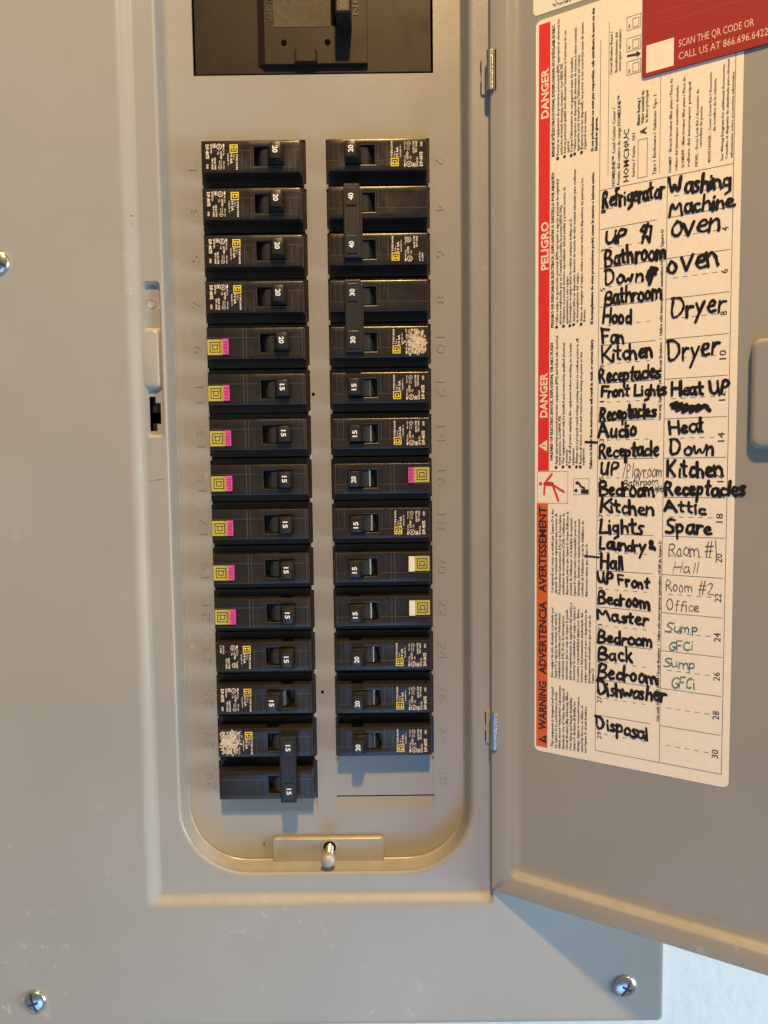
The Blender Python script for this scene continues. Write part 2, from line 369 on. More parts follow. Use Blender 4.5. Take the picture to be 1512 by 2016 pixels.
# ------------------------------------------------------------------ dead front plate
L0, L1, R0, R1 = -0.10094, -0.04218, -0.0309, 0.02734
PI_ = 0.0254
dead = MB()
mainL, mainR, mainB = U(380.4, 148.5).x, U(852.8, 144).x, U(600, 147).z
mainT = mainB + 0.108
xsC = [wL-0.006, L0, L1, R0, R1, wR+0.006]
zsC = [wB-0.006, -0.389, -0.381, -0.3556, 0.0, mainB, mainT, wT+0.006]
xsC = sorted(set(xsC + [mainL, mainR]))
th = 0.0014
def is_hole(xm, zm):
    if mainL < xm < mainR and mainB < zm < mainT: return True
    if L0 < xm < L1 and -0.389 < zm < 0: return True
    if R0 < xm < R1 and -0.389 < zm < 0: return True
    return False
nx, nz = len(xsC)-1, len(zsC)-1
H = [[is_hole((xsC[i]+xsC[i+1])/2, (zsC[j]+zsC[j+1])/2) for j in range(nz)] for i in range(nx)]
for i in range(nx):
    for j in range(nz):
        if H[i][j]: continue
        xa, xb, za, zb_ = xsC[i], xsC[i+1], zsC[j], zsC[j+1]
        dead.quad((xa,0,za),(xb,0,za),(xb,0,zb_),(xa,0,zb_))
        if i+1 < nx and H[i+1][j]: dead.quad((xb,0,za),(xb,th,za),(xb,th,zb_),(xb,0,zb_))
        if i > 0 and H[i-1][j]: dead.quad((xa,0,za),(xa,th,za),(xa,th,zb_),(xa,0,zb_))
        if j+1 < nz and H[i][j+1]: dead.quad((xa,0,zb_),(xb,0,zb_),(xb,th,zb_),(xa,th,zb_))
        if j > 0 and H[i][j-1]: dead.quad((xa,0,za),(xb,0,za),(xb,th,za),(xa,th,za))
# bent lips that close the bottom of both breaker rows
for xa, xb in ((L0, L1), (R0, R1)):
    dead.quad((xa,0.0016,-0.3812),(xb,0.0016,-0.3812),(xb,0.0,-0.389),(xa,0.0,-0.389))
    dead.quad((xa,0.0016,-0.3812),(xb,0.0016,-0.3812),(xb,0.006,-0.3812),(xa,0.006,-0.3812))
# twist-out stubs along the openings
for xe, sg in ((L0, 1), (L1, -1), (R0, 1), (R1, -1)):
    for k in range(1, 15):
        z = -k*PI_ + random.uniform(-0.0006, 0.0006); l = random.uniform(0.0006, 0.0015)
        dead.add([(xe-sg*0.0004, -0.00012, z-0.0020), (xe-sg*0.0004, -0.00012, z+0.0020), (xe+sg*l, -0.0008, z+0.0008), (xe+sg*l, -0.0008, z-0.0009)], [(0, 1, 2, 3)])
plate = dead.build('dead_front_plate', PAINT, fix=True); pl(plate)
def sub(o, p):                    # sub-part of a part that lives in world coordinates
    o.parent = p; o.matrix_parent_inverse = (Matrix.Translation(panel.location)).inverted() @ Matrix.Identity(4) if False else Matrix.Identity(4)
    return o
# filler over the free last space on the right
fl = MB(); fl.box(R0-0.001, R1+0.001, 0.0008, 0.0012, -0.3803, -0.3550)
sub(fl.build('filler_plate', PAINT, bevel=0.0003), plate)['label'] = 'blank steel filler over the free last space of the right row'
# pressed slot numbers
for k in range(1, 31):
    row = (k-1)//2; zc_ = -(row+0.5)*PI_; s_ = str(k); L = 0.0042 if len(s_) == 1 else 0.0100
    m = MB()
    if k % 2: text(m, s_, (L0-0.0028, zc_-L/2-0.001), (L0-0.0028, zc_+L/2-0.001), 0.0050, 0.0, -0.013, 0.00032)
    else: text(m, s_, (R1+0.0032, zc_+L/2), (R1+0.0032, zc_-L/2), 0.0052, 0.0, -0.013, 0.00032)
    sub(m.build('slot_number', PAINT), plate)
# two small dark screw holes on the middle strip
for px, py in ((617, 776), (635, 1362)):
    m = MB(); c = U(px, py); m.disc(c.x, c.z, 0.0009, -0.00025, 12); sub(m.build('pilot_hole', VOID), plate)

# ------------------------------------------------------------------ hinges
def hinge(px, py0, py1, label):
    a = U(px, py0, -0.026); b = U(px, py1, -0.026)
    m = MB(); r = 0.0021; n = 16; cx, cy = (a.x+b.x)/2, -0.0245
    cs = [[(cx + r*math.cos(2*math.pi*i/n), cy + r*math.sin(2*math.pi*i/n), z) for i in range(n)] for z in (b.z, a.z)]
    m.loops(cs); m.add(cs[0], [tuple(range(n))]); m.add(cs[1], [tuple(range(n))])
    o = m.build('hinge', STEEL, fix=True); pl(o); smooth_angle(o, 40)
    lf = MB(); lf.box(cx-0.0040, cx-0.0006, PAN-0.0011, PAN+0.0009, b.z+0.001, a.z-0.001)
    o2 = lf.build('hinge_leaf', PAINT, bevel=0.0002); o2.parent = o
    sl = MB()
    for u in (0.10, 0.62): sl.box(cx-0.0044, cx-0.0040, PAN-0.0011, PAN-0.0004, b.z+(a.z-b.z)*u, b.z+(a.z-b.z)*(u+0.28))
    sl.box(cx+0.0022, cx+0.0027, -0.0262, -0.0215, b.z, a.z)
    o3 = sl.build('hinge_gap', VOID); o3.parent = o
hinge(966.5, 97, 176, '')
hinge(974.5, 1404, 1476, '')

# ------------------------------------------------------------------ door
AL = 0.52618; XH = 0.05868; YH = -0.020
FL = 0.0038                      # flange stands proud of the inner panel
door_M = Matrix.Translation((XH, YH, 0)) @ Matrix.Rotation(-AL, 4, 'Z')
door_I = door_M.inverted()
def D(px, py, yy=0.0):
    """door-plane coordinates (u, v) of a place in the photograph"""
    o_ = door_I @ CPOS; d = (door_I.to_3x3() @ ray(px, py)); t = (yy - o_.y)/d.y; p = o_ + d*t
    return (p.x, p.z)
dB = D(1240, 1838, -FL)[1]; dT = 0.157; dR = 0.193; dL = 0.0012
iB = (D(1012, 1722, -FL*0.5)[1]) ; iL = D(1008, 1600, -FL*0.5)[0]; iT, iR = dT - 0.0135, dR-0.0115
dm = MB(); nS = 8
def dl(x0, x1, z0, z1, r, y): return rrect(x0, x1, z0, z1, r, y, nS)
LP = [dl(dL, dR, dB, dT, 0.0012, 0.0035), dl(dL, dR, dB, dT, 0.0012, -FL+0.0006), dl(dL+0.0006, dR-0.0006, dB+0.0006, dT-0.0006, 0.0010, -FL),
      dl(iL-0.0024, iR+0.0024, iB-0.0024, iT+0.0024, 0.0062, -FL), dl(iL-0.0014, iR+0.0014, iB-0.0014, iT+0.0014, 0.0052, -FL+0.0005), dl(iL+0.0010, iR-0.0010, iB+0.0010, iT-0.0010, 0.0036, -0.0007),
      dl(iL+0.0020, iR-0.0020, iB+0.0020, iT-0.0020, 0.0030, 0.0), dl(iL+0.006, iR-0.006, iB+0.006, iT-0.006, 0.002, 0.0)]
dm.loops(LP, True)
# back skin
dm.add(dl(dL, dR, dB, dT, 0.0012, 0.0035), [tuple(range(4*(nS+1)))])
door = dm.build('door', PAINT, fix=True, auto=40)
door['label'] = 'open door seen from its inside, swung out to the right'
door.matrix_world = door_M; door.parent = panel; door.matrix_parent_inverse = Matrix.Translation(panel.location).inverted()
# latch bump at the right edge of the frame
lu0, lv1 = D(1480, 668); lv0 = D(1480, 886)[1]; lu1 = lu0 + 0.040
lb = MB()
lb.loops([rrect(lu0, lu1, lv0, lv1, 0.004, 0.0002, 6), rrect(lu0+0.0006, lu1-0.0006, lv0+0.0006, lv1-0.0006, 0.004, -0.0035, 6), rrect(lu0+0.0018, lu1-0.0018, lv0+0.0018, lv1-0.0018, 0.0035, -0.0048, 6), rrect(lu0+0.0026, lu1-0.0026, lv0+0.0026, lv1-0.0026, 0.003, -0.0050, 6), rrect(lu0+0.0042, lu1-0.0042, lv0+0.0042, lv1-0.0042, 0.002, -0.0050, 6)], True)
o = lb.build('latch_housing', PAINT, fix=True, auto=60); o.parent = door
def on_door(o):
    o.matrix_world = door_M; return o

# ------------------------------------------------------------------ circuit directory label
lab = empty('directory_label', (0, 0, 0), 'large cream circuit directory label covered with marker handwriting, on the open door', 'label')
lab.matrix_world = door_M
def part(mb, name, m, parent, **k):
    o = mb.build(name, m, **k); o.parent = parent; return o
lu0_, lv_b = D(1052.5, 1476); lv_t = D(1057.5, 43)[1]; luR = D(1448, 900)[0]
luL = D(1053.5, 900)[0]
m = MB(); r_ = 0.0030
m.loops([rrect(luL, luR, lv_b, lv_t, r_, 0.0001, 6), rrect(luL, luR, lv_b, lv_t, r_, -0.00022, 6)], True)
part(m, 'paper_sheet', PAPER, lab, fix=True)
YP = -0.00030; YI = -0.00038; YM = -0.00046
def bar_up(mb, xa, xb, ya, yb, y):
    """upright rectangle given by its left and right edge and top and bottom"""
    ym = (ya+yb)/2; u0 = D(xa, ym)[0]; u1 = D(xb, ym)[0]; v1 = D((xa+xb)/2, ya)[1]; v0 = D((xa+xb)/2, yb)[1]
    mb.rect(u0, u1, v0, v1, y); return u0, u1, v0, v1
m = MB(); bar_up(m, 1060.5, 1082.5, 47, 927, YP); part(m, 'danger_banner', REDB, lab)
m = MB(); bar_up(m, 1056.5, 1078.5, 991.5, 1470, YP); part(m, 'warning_banner', ORANGE, lab)
def up(mb, s, x, yb, yt, h, y=YI, bold=0.012, res=1):
    """line reading upwards; x is its baseline, from yb (start) to yt (end); h = cap height in photo pixels"""
    p0 = D(x, yb); v1 = D(x, yt)[1]; hm = p0[0] - D(x-h, yb)[0]
    text(mb, s, p0, (p0[0], v1), hm, y, bold, 0.0, res)
for s_, x_, a_, b_ in (('DANGER', 1080, 232, 134), ('PELIGRO', 1079.5, 531, 436), ('DANGER', 1077.5, 822, 734)):
    m = MB(); up(m, s_, x_, a_, b_, 14.5, bold=0.03, res=2); part(m, 'banner_lettering', BANNERW, lab)
for s_, x_, a_, b_ in (('WARNING', 1075.5, 1438, 1342), ('ADVERTENCIA', 1075.5, 1328, 1184), ('AVERTISSEMENT', 1075.5, 1167, 997)):
    m = MB(); up(m, s_, x_, a_, b_, 15, bold=0.03, res=2); part(m, 'banner_lettering', PRINT, lab)
for pts, mm in ((((1061, 878), (1077.5, 866), (1077.5, 889)), BANNERW), (((1060, 1455), (1076, 1446), (1076, 1464)), PRINT)):
    m = MB(); m.add([(D(*q)[0], YI, D(*q)[1]) for q in pts], [(0, 1, 2)]); part(m, 'hazard_triangle', mm, lab)
m = MB(); up(m, '!', 1075.5, 879, 876, 9, YM, 0.03); part(m, 'hazard_mark', REDB, lab)
m = MB(); up(m, '!', 1074.5, 1456, 1453, 9, YM, 0.03); part(m, 'hazard_mark', ORANGE, lab)
# small print
PR = MB()
def blk(rows, h=5.4):
    for s, x, yb, yt, *rest in rows:
        up(PR, s, x, yb, yt, rest[0] if rest else h, bold=(rest[1] if len(rest) > 1 else 0.010))
blk([("RISQUE D'ÉLECTROCUTION, D'EXPLOSION OU D'ÉCLAIR D'ARC", 1092, 308, 49, 5.6, .03),
     ("● Portez un équipement de protection personnel (ÉPP) approprié et observez les", 1101, 315, 38),
     ("méthodes de travail électrique sécuritaire. Voir NFPA 70E.", 1108, 304, 124),
     ("● Seul un personnel qualifié doit effectuer l'installation et l'entretien de cet", 1114.5, 311, 60),
     ("appareil.", 1121, 300, 276),
     ("● Coupez l'alimentation de cet appareil avant d'y travailler.", 1127.5, 309, 112),
     ("● Utilisez toujours un dispositif de détection de tension à valeur nominale", 1134.5, 306, 54),
     ("appropriée pour s'assurer que l'alimentation est coupée.", 1141, 297, 106),
     ("● Replacez tous les dispositifs, les portes et les couvercles avant de mettre", 1148, 303, 44),
     ("l'appareil sous tension.", 1154.5, 293, 218),
     ("Si ces précautions ne sont pas respectées, cela entraînera la mort ou des", 1169, 298, 16, 5.6, .035),
     ("blessures graves.", 1176.5, 296, 230, 5.6, .035)])
blk([("PELIGRO DE DESCARGA ELÉCTRICA, EXPLOSIÓN O DESTELLO POR ARQUEO", 1090.5, 645, 339, 5.6, .03),
     ("● Utilice equipo de protección personal (EPP) apropiado y siga las prácticas de seguridad", 1099, 647, 353),
     ("eléctrica establecidas por su Compañía (consulte la norma NFPA 70E).", 1106, 639, 403),
     ("● Solamente el personal eléctrico especializado deberá instalar y prestar servicio de", 1112.5, 645, 368),
     ("mantenimiento a este equipo.", 1119, 637, 542),
     ("● Desenergice el equipo antes de realizar cualquier trabajo en él.", 1125, 644, 430),
     ("● Siempre utilice un dispositivo detector de tensión de valor nominal adecuado para confirmar", 1132.5, 642, 333),
     ("la desenergización del equipo.", 1139, 634, 536),
     ("● Antes de energizar el equipo, vuelva a colocar todos los dispositivos, las puertas y los", 1147, 641, 351),
     ("frentes.", 1153, 633, 608),
     ("El incumplimiento de estas precauciones podrá causar la muerte o lesiones serias.", 1168, 638, 339, 5.6, .035)])
blk([("HAZARD OF ELECTRIC SHOCK, EXPLOSION, OR ARC FLASH", 1088.5, 906, 675, 5.6, .03),
     ("● Apply appropriate personal protective equipment (PPE) and follow safe electrical", 1098, 923, 661),
     ("work practices. See NFPA 70E.", 1104.5, 916, 817),
     ("● This equipment must only be installed and serviced by qualified electrical", 1111.5, 922, 675),
     ("personnel.", 1118, 916, 884),
     ("● Turn off all power supplying this equipment before working on or inside", 1124.5, 922, 675),
     ("equipment.", 1131, 916, 881),
     ("● Always use a properly rated voltage sensing device to confirm power is off.", 1138, 922, 665),
     ("● Replace all devices, doors and covers before turning on power to this", 1145.5, 922, 693),
     ("equipment.", 1151, 916, 881),
     ("Failure to follow these instructions will result in death or serious injury.", 1166, 922, 667, 5.6, .035)])
blk([("Cet appareil est conçu et vérifié par Square D à des", 1090, 1167, 1003),
     ("niveaux de rendement supérieurs aux normes de", 1097, 1168, 1010), ("l'Underwriters Laboratories (UL) et de l'association", 1104.5, 1170, 1013),
     ("canadienne de normalisation (CSA). L'utilisation de", 1111.5, 1171, 1010), ("disjoncteurs autres que Square D risque d'affecter la", 1119, 1171, 1007),
     ("sécurité de l'utilisateur et la fiabilité du matériel.", 1126.5, 1172, 1019), ("Square D rejette toute responsabilité pour tout", 1134, 1173, 1025),
     ("dommage, blessure ou mauvais fonctionnement", 1141.5, 1173, 1021), ("résultant de l'utilisation ou de la défaillance de", 1149, 1174, 1025),
     ("disjoncteurs autres que Square D.", 1157, 1175, 1069)])
blk([("Este equipo ha sido diseñado y probado por", 1089.5, 1333, 1195), ("Square D y supera las normas de nivel de", 1096.5, 1335, 1207),
     ("rendimiento establecidas por Underwriters", 1103.5, 1336, 1207), ("Laboratories (UL). El uso de interruptores", 1110.5, 1337, 1212),
     ("automáticos que no sean de Square D puede", 1118, 1338, 1200), ("afectar negativamente la seguridad del usuario y", 1125.5, 1339, 1186),
     ("deteriorar la confiabilidad del equipo. Square D", 1132.5, 1340, 1193), ("no asume responsabilidad alguna por daños,", 1140, 1342, 1198),
     ("lesiones o funcionamiento inadecuado del", 1147.5, 1343, 1207), ("equipo causado por el uso o desperfectos de", 1155, 1344, 1200),
     ("interruptores automáticos que no sean de", 1162.5, 1345, 1211), ("Square D.", 1169.5, 1345, 1314)])
blk([("This equipment is designed and tested", 1090, 1470, 1353), ("by Square D to performance levels", 1097, 1472, 1362), ("which exceed Underwriters Laboratories", 1104, 1474, 1350),
     ("Standards. Use of Other than Square D", 1111.5, 1475, 1355), ("Circuit Breakers May Adversely Affect", 1118.5, 1476, 1362), ("User Safety and Impair Reliability.", 1126, 1477, 1372),
     ("Square D disclaims all liability for", 1133, 1478, 1380), ("damage, injury or non-performance", 1140.5, 1480, 1372), ("caused by the use or failure of", 1148, 1481, 1389), ("non-Square D circuit breakers.", 1155, 1482, 1390)])
# header block
blk([("HOMELINE™  Load Center Cover /", 1211, 366, 212, 6.6), ("Frente del centro de carga HOMELINE™", 1221, 363, 188, 6.6), ("HOMC30UC", 1238, 357, 254, 11, .015),
     ("Series / Serie   S01", 1250, 348, 262, 6.4), ("Circuit Breaker Reset /", 1206, 147, 62, 5.8), ("Restablecimiento del", 1216, 142, 64, 5.8), ("interruptor automático", 1223, 139, 57, 5.8),
     ("A", 1273, 264, 250, 13, .03), ("Mains Rating /", 1260, 246, 192, 6, .02), ("Valor nominal de", 1268, 243, 178, 6, .02), ("la línea principal", 1276, 240, 178, 6),
     ("Type 1 Enclosure / Gabinete Tipo 1", 1291, 344, 187, 6.4), ("HOMFP - Branch breaker filler plate / Placa de", 1322, 339, 155, 5.6), ("relleno del interruptor automático derivado", 1334, 335, 169, 5.6),
     ("QOM2FP - Main breaker filler plate / Placa de", 1347, 331, 152, 5.6), ("relleno del interruptor principal", 1358, 327, 162, 5.6), ("PK9FL - Door Lock Kit / Accesorio de", 1374, 327, 176, 5.6),
     ("cerradura de puerta", 1382, 290, 210, 5.6), ("4020513002K - Cover Screw Kit / Accesorio", 1399, 320, 143, 5.6), ("de tornillos de la cubierta", 1409, 258, 155, 5.6),
     ("See Wiring Diagram for additional Accessories.", 1424, 316, 126, 5.6), ("Consulte el diagrama de alambrado para obtener", 1433, 313, 116, 5.6), ("información sobre accesorios adicionales.", 1443, 310, 140, 5.6)])
part(PR, 'printed_text', PRINT, lab)
# ruled lines of the directory table
TB = MB()
s0 = -0.04839; ps = 0.01899
uA = D(1180.8, 378)[0]; uE = uA + 0.05899
uC1 = D(1300.0, 903)[0] - 0.0023; uC2 = D(1306.5, 903)[0]; uBd = D(1430.5, 900)[0] + 0.0005
def vline(u, va, vb, t=0.00022): TB.rect(u-t/2, u+t/2, min(va, vb), max(va, vb), YP)
def hline(ua, ub, v, t=0.00022): TB.rect(ua, ub, v-t/2, v+t/2, YP)
rows = [s0 - k*ps for k in range(16)]
vline(uA, rows[0], rows[15]); vline(uC2, rows[0], rows[15]); vline(uBd, rows[0]+0.06, rows[15]); vline(uA+0.0, rows[0], rows[0]+0.072)
for k, v in enumerate(rows):
    if k in (0, 15): hline(uA, uBd, v)
    else: hline(uA+0.0005, uC1-0.0006, v); hline(uC2, uE, v)
for k in range(15):
    v = (rows[k]+rows[k+1])/2
    for j in range(5):
        a = uA + 0.0045 + j*(uC1-uA-0.005)/5; TB.rect(a, a+0.0020, v-0.00011, v+0.00011, YP)
        a = uC2 + 0.0030 + j*(uE-uC2-0.0060)/5; TB.rect(a, a+0.0022, v-0.00011, v+0.00011, YP)
def ulab(s, u, va, vb, h, bold=0.0): text(TB, s, (u, va), (u, vb), h, YI, bold, 0, 2)
for k in range(15):
    v = (rows[k]+rows[k+1])/2; s_ = str(2*k+1); L = 0.0016 if len(s_) == 1 else 0.0036
    ulab(s_, uA+0.0031, v-L/2-0.001, v+L/2-0.001, 0.0024)
    s_ = str(2*k+2); L = 0.0018 if len(s_) == 1 else 0.0042
    ulab(s_, uE-0.0008, v-L/2, v+L/2, 0.0030)
def vof(y, x=1303): return D(x, y)[1]
for ya, yb_ in ((760, 440), (1150, 790)):
    pass
ulab('Use only Square D HOM Circuit Breakers  /  Utilice sólo interruptores automático HOM de Square D', D(1304, 600)[0]+0.0002, vof(826), vof(452), 0.0014, .015)
ulab('Use only Square D HOM Circuit Breakers  /  Utilice sólo interruptores automático HOM de Square D', D(1298, 1200)[0]+0.0006, vof(1421), vof(1065), 0.0014, .015)
# amps box and divider in the header
u0, u1, v0, v1 = [*(D(1256, 300)[0], D(1275, 300)[0])] + [D(1265, 350)[1], D(1265, 274)[1]]
TB.frame(u0, u1, v0, v1, 0.00022, YP)
vline(D(1300, 250)[0], D(1300, 340)[1], D(1300, 150)[1], 0.00018); vline(D(1198, 250)[0], D(1198, 345)[1], D(1198, 45)[1], 0.00018)
# breaker reset drawings
for yc in (46, 88, 134):
    ua, ub = D(1234, yc)[0], D(1262, yc)[0]; va, vb = D(1240, yc+14)[1], D(1240, yc-13)[1]
    TB.frame(ua, ub, va, vb, 0.0002, YP); TB.frame(ua+0.0028, ub-0.0008, va+0.0008, vb-0.0014, 0.0002, YI)
    text(TB, 'ON', (ua+0.0017, va+0.0010), (ua+0.0017, va+0.0026), 0.0009, YI, 0.03)
TB.add([(p[0], YI, p[1]) for p in (D(1235,113),D(1235,109),D(1254,105),D(1253,101),D(1262,105),D(1255,113),D(1254,109.5))], [(0,1,2,6),(3,4,5)])
part(TB, 'directory_table', PRINT, lab)
# pictograms
m = MB(); u0, u1 = D(1058, 960)[0], D(1118.5, 960)[0]; v1, v0 = D(1085, 928)[1], D(1085, 991)[1]
m.frame(u0, u1, v0, v1, 0.0002, YP)
def P(x, y): return D(1040 + x/5.76, 640 + y/5.76)
m.disc(*P(143, 1797), 0.0009, YI, 16)
for pts, wd in (([(185, 1800), (270, 1690)], .0012), ([(190, 1800), (183, 1920)], .0010), ([(215, 1800), (270, 1800)], .0022), ([(235, 1800), (270, 1800)], .0020), ([(262, 1800), (405, 1890)], .0011), ([(285, 1830), (345, 1990)], .0011)):
    m.ribbon([P(*q) for q in pts], wd, YI, 0.000002)
part(m, 'shock_pictogram', PINKRED, lab)
m = MB(); u0, u1 = D(1129, 958)[0], D(1160, 958)[0]; v1, v0 = D(1140, 942)[1], D(1140, 974)[1]
m.frame(u0, u1, v0, v1, 0.00015, YP); m.disc(*P(543, 1875), 0.0009, YI, 16)
m.ribbon([P(600, 1885), P(685, 1890)], .0022, YI, .000002, 0); m.ribbon([P(575, 1790), P(600, 1830), P(640, 1850)], .0010, YI, .000002); m.ribbon([P(545, 1800), P(570, 1775)], .0014, YM, .000002, 0)
part(m, 'read_manual_pictogram', PRINT, lab)

# ---- handwriting: single-stroke letters
G = {
'A': (.85, [[(0,0),(.38,1),(.78,0)],[(.14,.38),(.62,.38)]]), 'B': (.75, [[(.08,0),(.08,1),(.5,.95),(.58,.75),(.45,.55),(.12,.5)],[(.12,.5),(.6,.42),(.66,.2),(.5,.02),(.05,0)]]),
'D': (.85, [[(.1,1),(.1,0),(.5,.1),(.74,.42),(.66,.8),(.38,1),(.0,.98)]]), 'F': (.68, [[(.1,0),(.1,1),(.62,.98)],[(.1,.52),(.5,.54)]]),
'H': (.8, [[(.1,1),(.08,0)],[(.66,1),(.64,0)],[(.1,.5),(.66,.5)]]), 'K': (.78, [[(.1,1),(.1,0)],[(.66,.98),(.14,.42)],[(.2,.5),(.7,0)]]),
'L': (.65, [[(.1,1),(.08,.02),(.58,.06)]]), 'M': (1.0, [[(.05,0),(.14,1),(.42,.3),(.7,1),(.88,0)]]), 'O': (.85, [[(.4,1),(.12,.8),(.06,.35),(.3,0),(.62,.1),(.74,.5),(.62,.9),(.36,1)]]),
'P': (.68, [[(.1,0),(.12,1),(.5,.96),(.6,.72),(.42,.5),(.12,.46)]]), 'R': (.74, [[(.1,0),(.1,1),(.5,.96),(.58,.74),(.4,.54),(.12,.5)],[(.3,.5),(.66,0)]]),
'S': (.7, [[(.6,.92),(.3,1),(.1,.8),(.2,.58),(.5,.44),(.6,.2),(.4,0),(.06,.08)]]), 'U': (.76, [[(.08,.95),(.1,.25),(.3,.02),(.55,.2),(.62,.95)],[(.62,.5),(.66,0)]]),
'W': (1.05, [[(.05,1),(.22,.02),(.46,.72),(.66,.02),(.95,1)]]), 'G': (.82, [[(.68,.85),(.4,1),(.1,.7),(.1,.25),(.4,0),(.68,.15),(.66,.45),(.42,.45)]]),
'C': (.75, [[(.65,.85),(.38,1),(.1,.65),(.14,.2),(.42,0),(.68,.14)]]), 'I': (.3, [[(.15,1),(.15,0)]]),
'a': (.62, [[(.5,.5),(.28,.62),(.08,.4),(.1,.1),(.3,0),(.48,.2),(.52,.58)],[(.5,.3),(.6,0)]]), 'b': (.6, [[(.08,1),(.08,0)],[(.08,.35),(.3,.6),(.5,.4),(.42,.05),(.1,.04)]]),
'c': (.52, [[(.46,.5),(.26,.6),(.07,.32),(.2,.02),(.48,.1)]]), 'd': (.62, [[(.5,.42),(.26,.56),(.07,.28),(.24,0),(.48,.14)],[(.52,1),(.54,0)]]),
'e': (.56, [[(.08,.3),(.46,.36),(.4,.58),(.2,.6),(.07,.3),(.22,.02),(.5,.1)]]), 'f': (.45, [[(.42,.92),(.22,1),(.18,.6),(.16,0)],[(.02,.55),(.38,.58)]]),
'g': (.6, [[(.48,.5),(.24,.6),(.08,.34),(.26,.08),(.48,.26)],[(.5,.58),(.48,-.2),(.2,-.36)]]), 'h': (.6, [[(.08,1),(.08,0)],[(.08,.34),(.3,.6),(.46,.4),(.5,0)]]),
'i': (.28, [[(.12,.55),(.14,0)],[(.14,.82),(.15,.86)]]), 'k': (.58, [[(.08,1),(.08,0)],[(.46,.6),(.12,.28)],[(.2,.34),(.5,0)]]), 'l': (.28, [[(.12,1),(.14,0)]]),
'm': (.88, [[(.06,.6),(.08,0)],[(.08,.4),(.26,.6),(.38,.4),(.4,.05)],[(.4,.4),(.6,.6),(.72,.38),(.76,0)]]), 'n': (.6, [[(.06,.6),(.08,0)],[(.08,.38),(.3,.6),(.46,.4),(.5,0)]]),
'o': (.58, [[(.28,.6),(.08,.4),(.1,.1),(.32,0),(.5,.2),(.46,.5),(.26,.6)]]), 'p': (.58, [[(.08,.58),(.06,-.4)],[(.08,.4),(.28,.6),(.48,.4),(.38,.08),(.1,.1)]]),
'r': (.48, [[(.08,.6),(.1,0)],[(.1,.36),(.26,.58),(.44,.54)]]), 's': (.5, [[(.42,.54),(.22,.6),(.08,.46),(.4,.22),(.3,.02),(.05,.05)]]), 't': (.46, [[(.2,.95),(.2,.1),(.36,.02)],[(.02,.6),(.4,.62)]]),
'u': (.6, [[(.08,.58),(.1,.12),(.28,0),(.46,.2),(.48,.58)],[(.48,.3),(.54,0)]]), 'v': (.55, [[(.05,.6),(.24,0),(.48,.64)]]), 'w': (.8, [[(.05,.6),(.18,.02),(.38,.5),(.54,.02),(.74,.62)]]),
'y': (.58, [[(.06,.6),(.26,.1)],[(.5,.62),(.26,.1),(.06,-.38)]]), '/': (.5, [[(.05,-.05),(.4,1.05)]]), '#': (.85, [[(.2,0),(.32,1)],[(.48,0),(.6,1)],[(.05,.35),(.75,.38)],[(.08,.66),(.78,.7)]]),
'1': (.35, [[(.15,1.1),(.18,-.1)]]), '2': (.65, [[(.1,.8),(.3,1),(.5,.8),(.3,.3),(.08,.04),(.62,.02)]]), '&': (.6, [[(.5,.0),(.1,.75),(.3,1),(.4,.75),(.1,.3),(.1,.05),(.5,.1)]]), ' ': (.42, []),
}
ink_y = [YM]
def write(s, x0, y0, x1, y1, cap, pen, m_, jit=0.055, body=None, lean=0.0):
    tot = sum(G[c][0] for c in s) - 0.1
    p0, p1 = D(x0, y0), D(x1, y1); dx, dz = p1[0]-p0[0], p1[1]-p0[1]; L = math.hypot(dx, dz); ux, uz = dx/L, dz/L
    ch = (D(x0, y0-cap)[1]-p0[1]); k = L/tot
    mb = MB(); cur = 0
    for c in s:
        adv, st = G[c]; jy = random.uniform(-jit, jit); js = 1 + random.uniform(-jit, jit)*2.2; jr = random.uniform(-2.2, 2.2)*jit; jw = 1 + random.uniform(-3, 3)*jit
        for q in st:
            # round the polyline by corner cutting
            pts = q
            for _ in range(2 if len(pts) > 3 else 0):
                n_ = [pts[0]]
                for a_, b_ in zip(pts[:-1], pts[1:]):
                    n_ += [(a_[0]*.75+b_[0]*.25, a_[1]*.75+b_[1]*.25), (a_[0]*.25+b_[0]*.75, a_[1]*.25+b_[1]*.75)]
                pts = n_ + [pts[-1]]
            P_ = []
            for (a_, b_) in pts:
                X = (cur + a_*jw + (lean+jr)*b_ + random.uniform(-.3, .3)*jit)*k; Y = (b_*js + jy + random.uniform(-.3, .3)*jit)*ch
                P_.append((p0[0] + ux*X, p0[1] + uz*X + Y))
            wj = pen*random.uniform(.9, 1.12)
            ink_y[0] = YM - random.random()*0.00004
            mb.ribbon(P_, wj, ink_y[0], 0.0000004, 8, 0.45)
        cur += adv
    o = part(mb, 'handwritten_entry', m_, lab); return o
MK = 0.00130
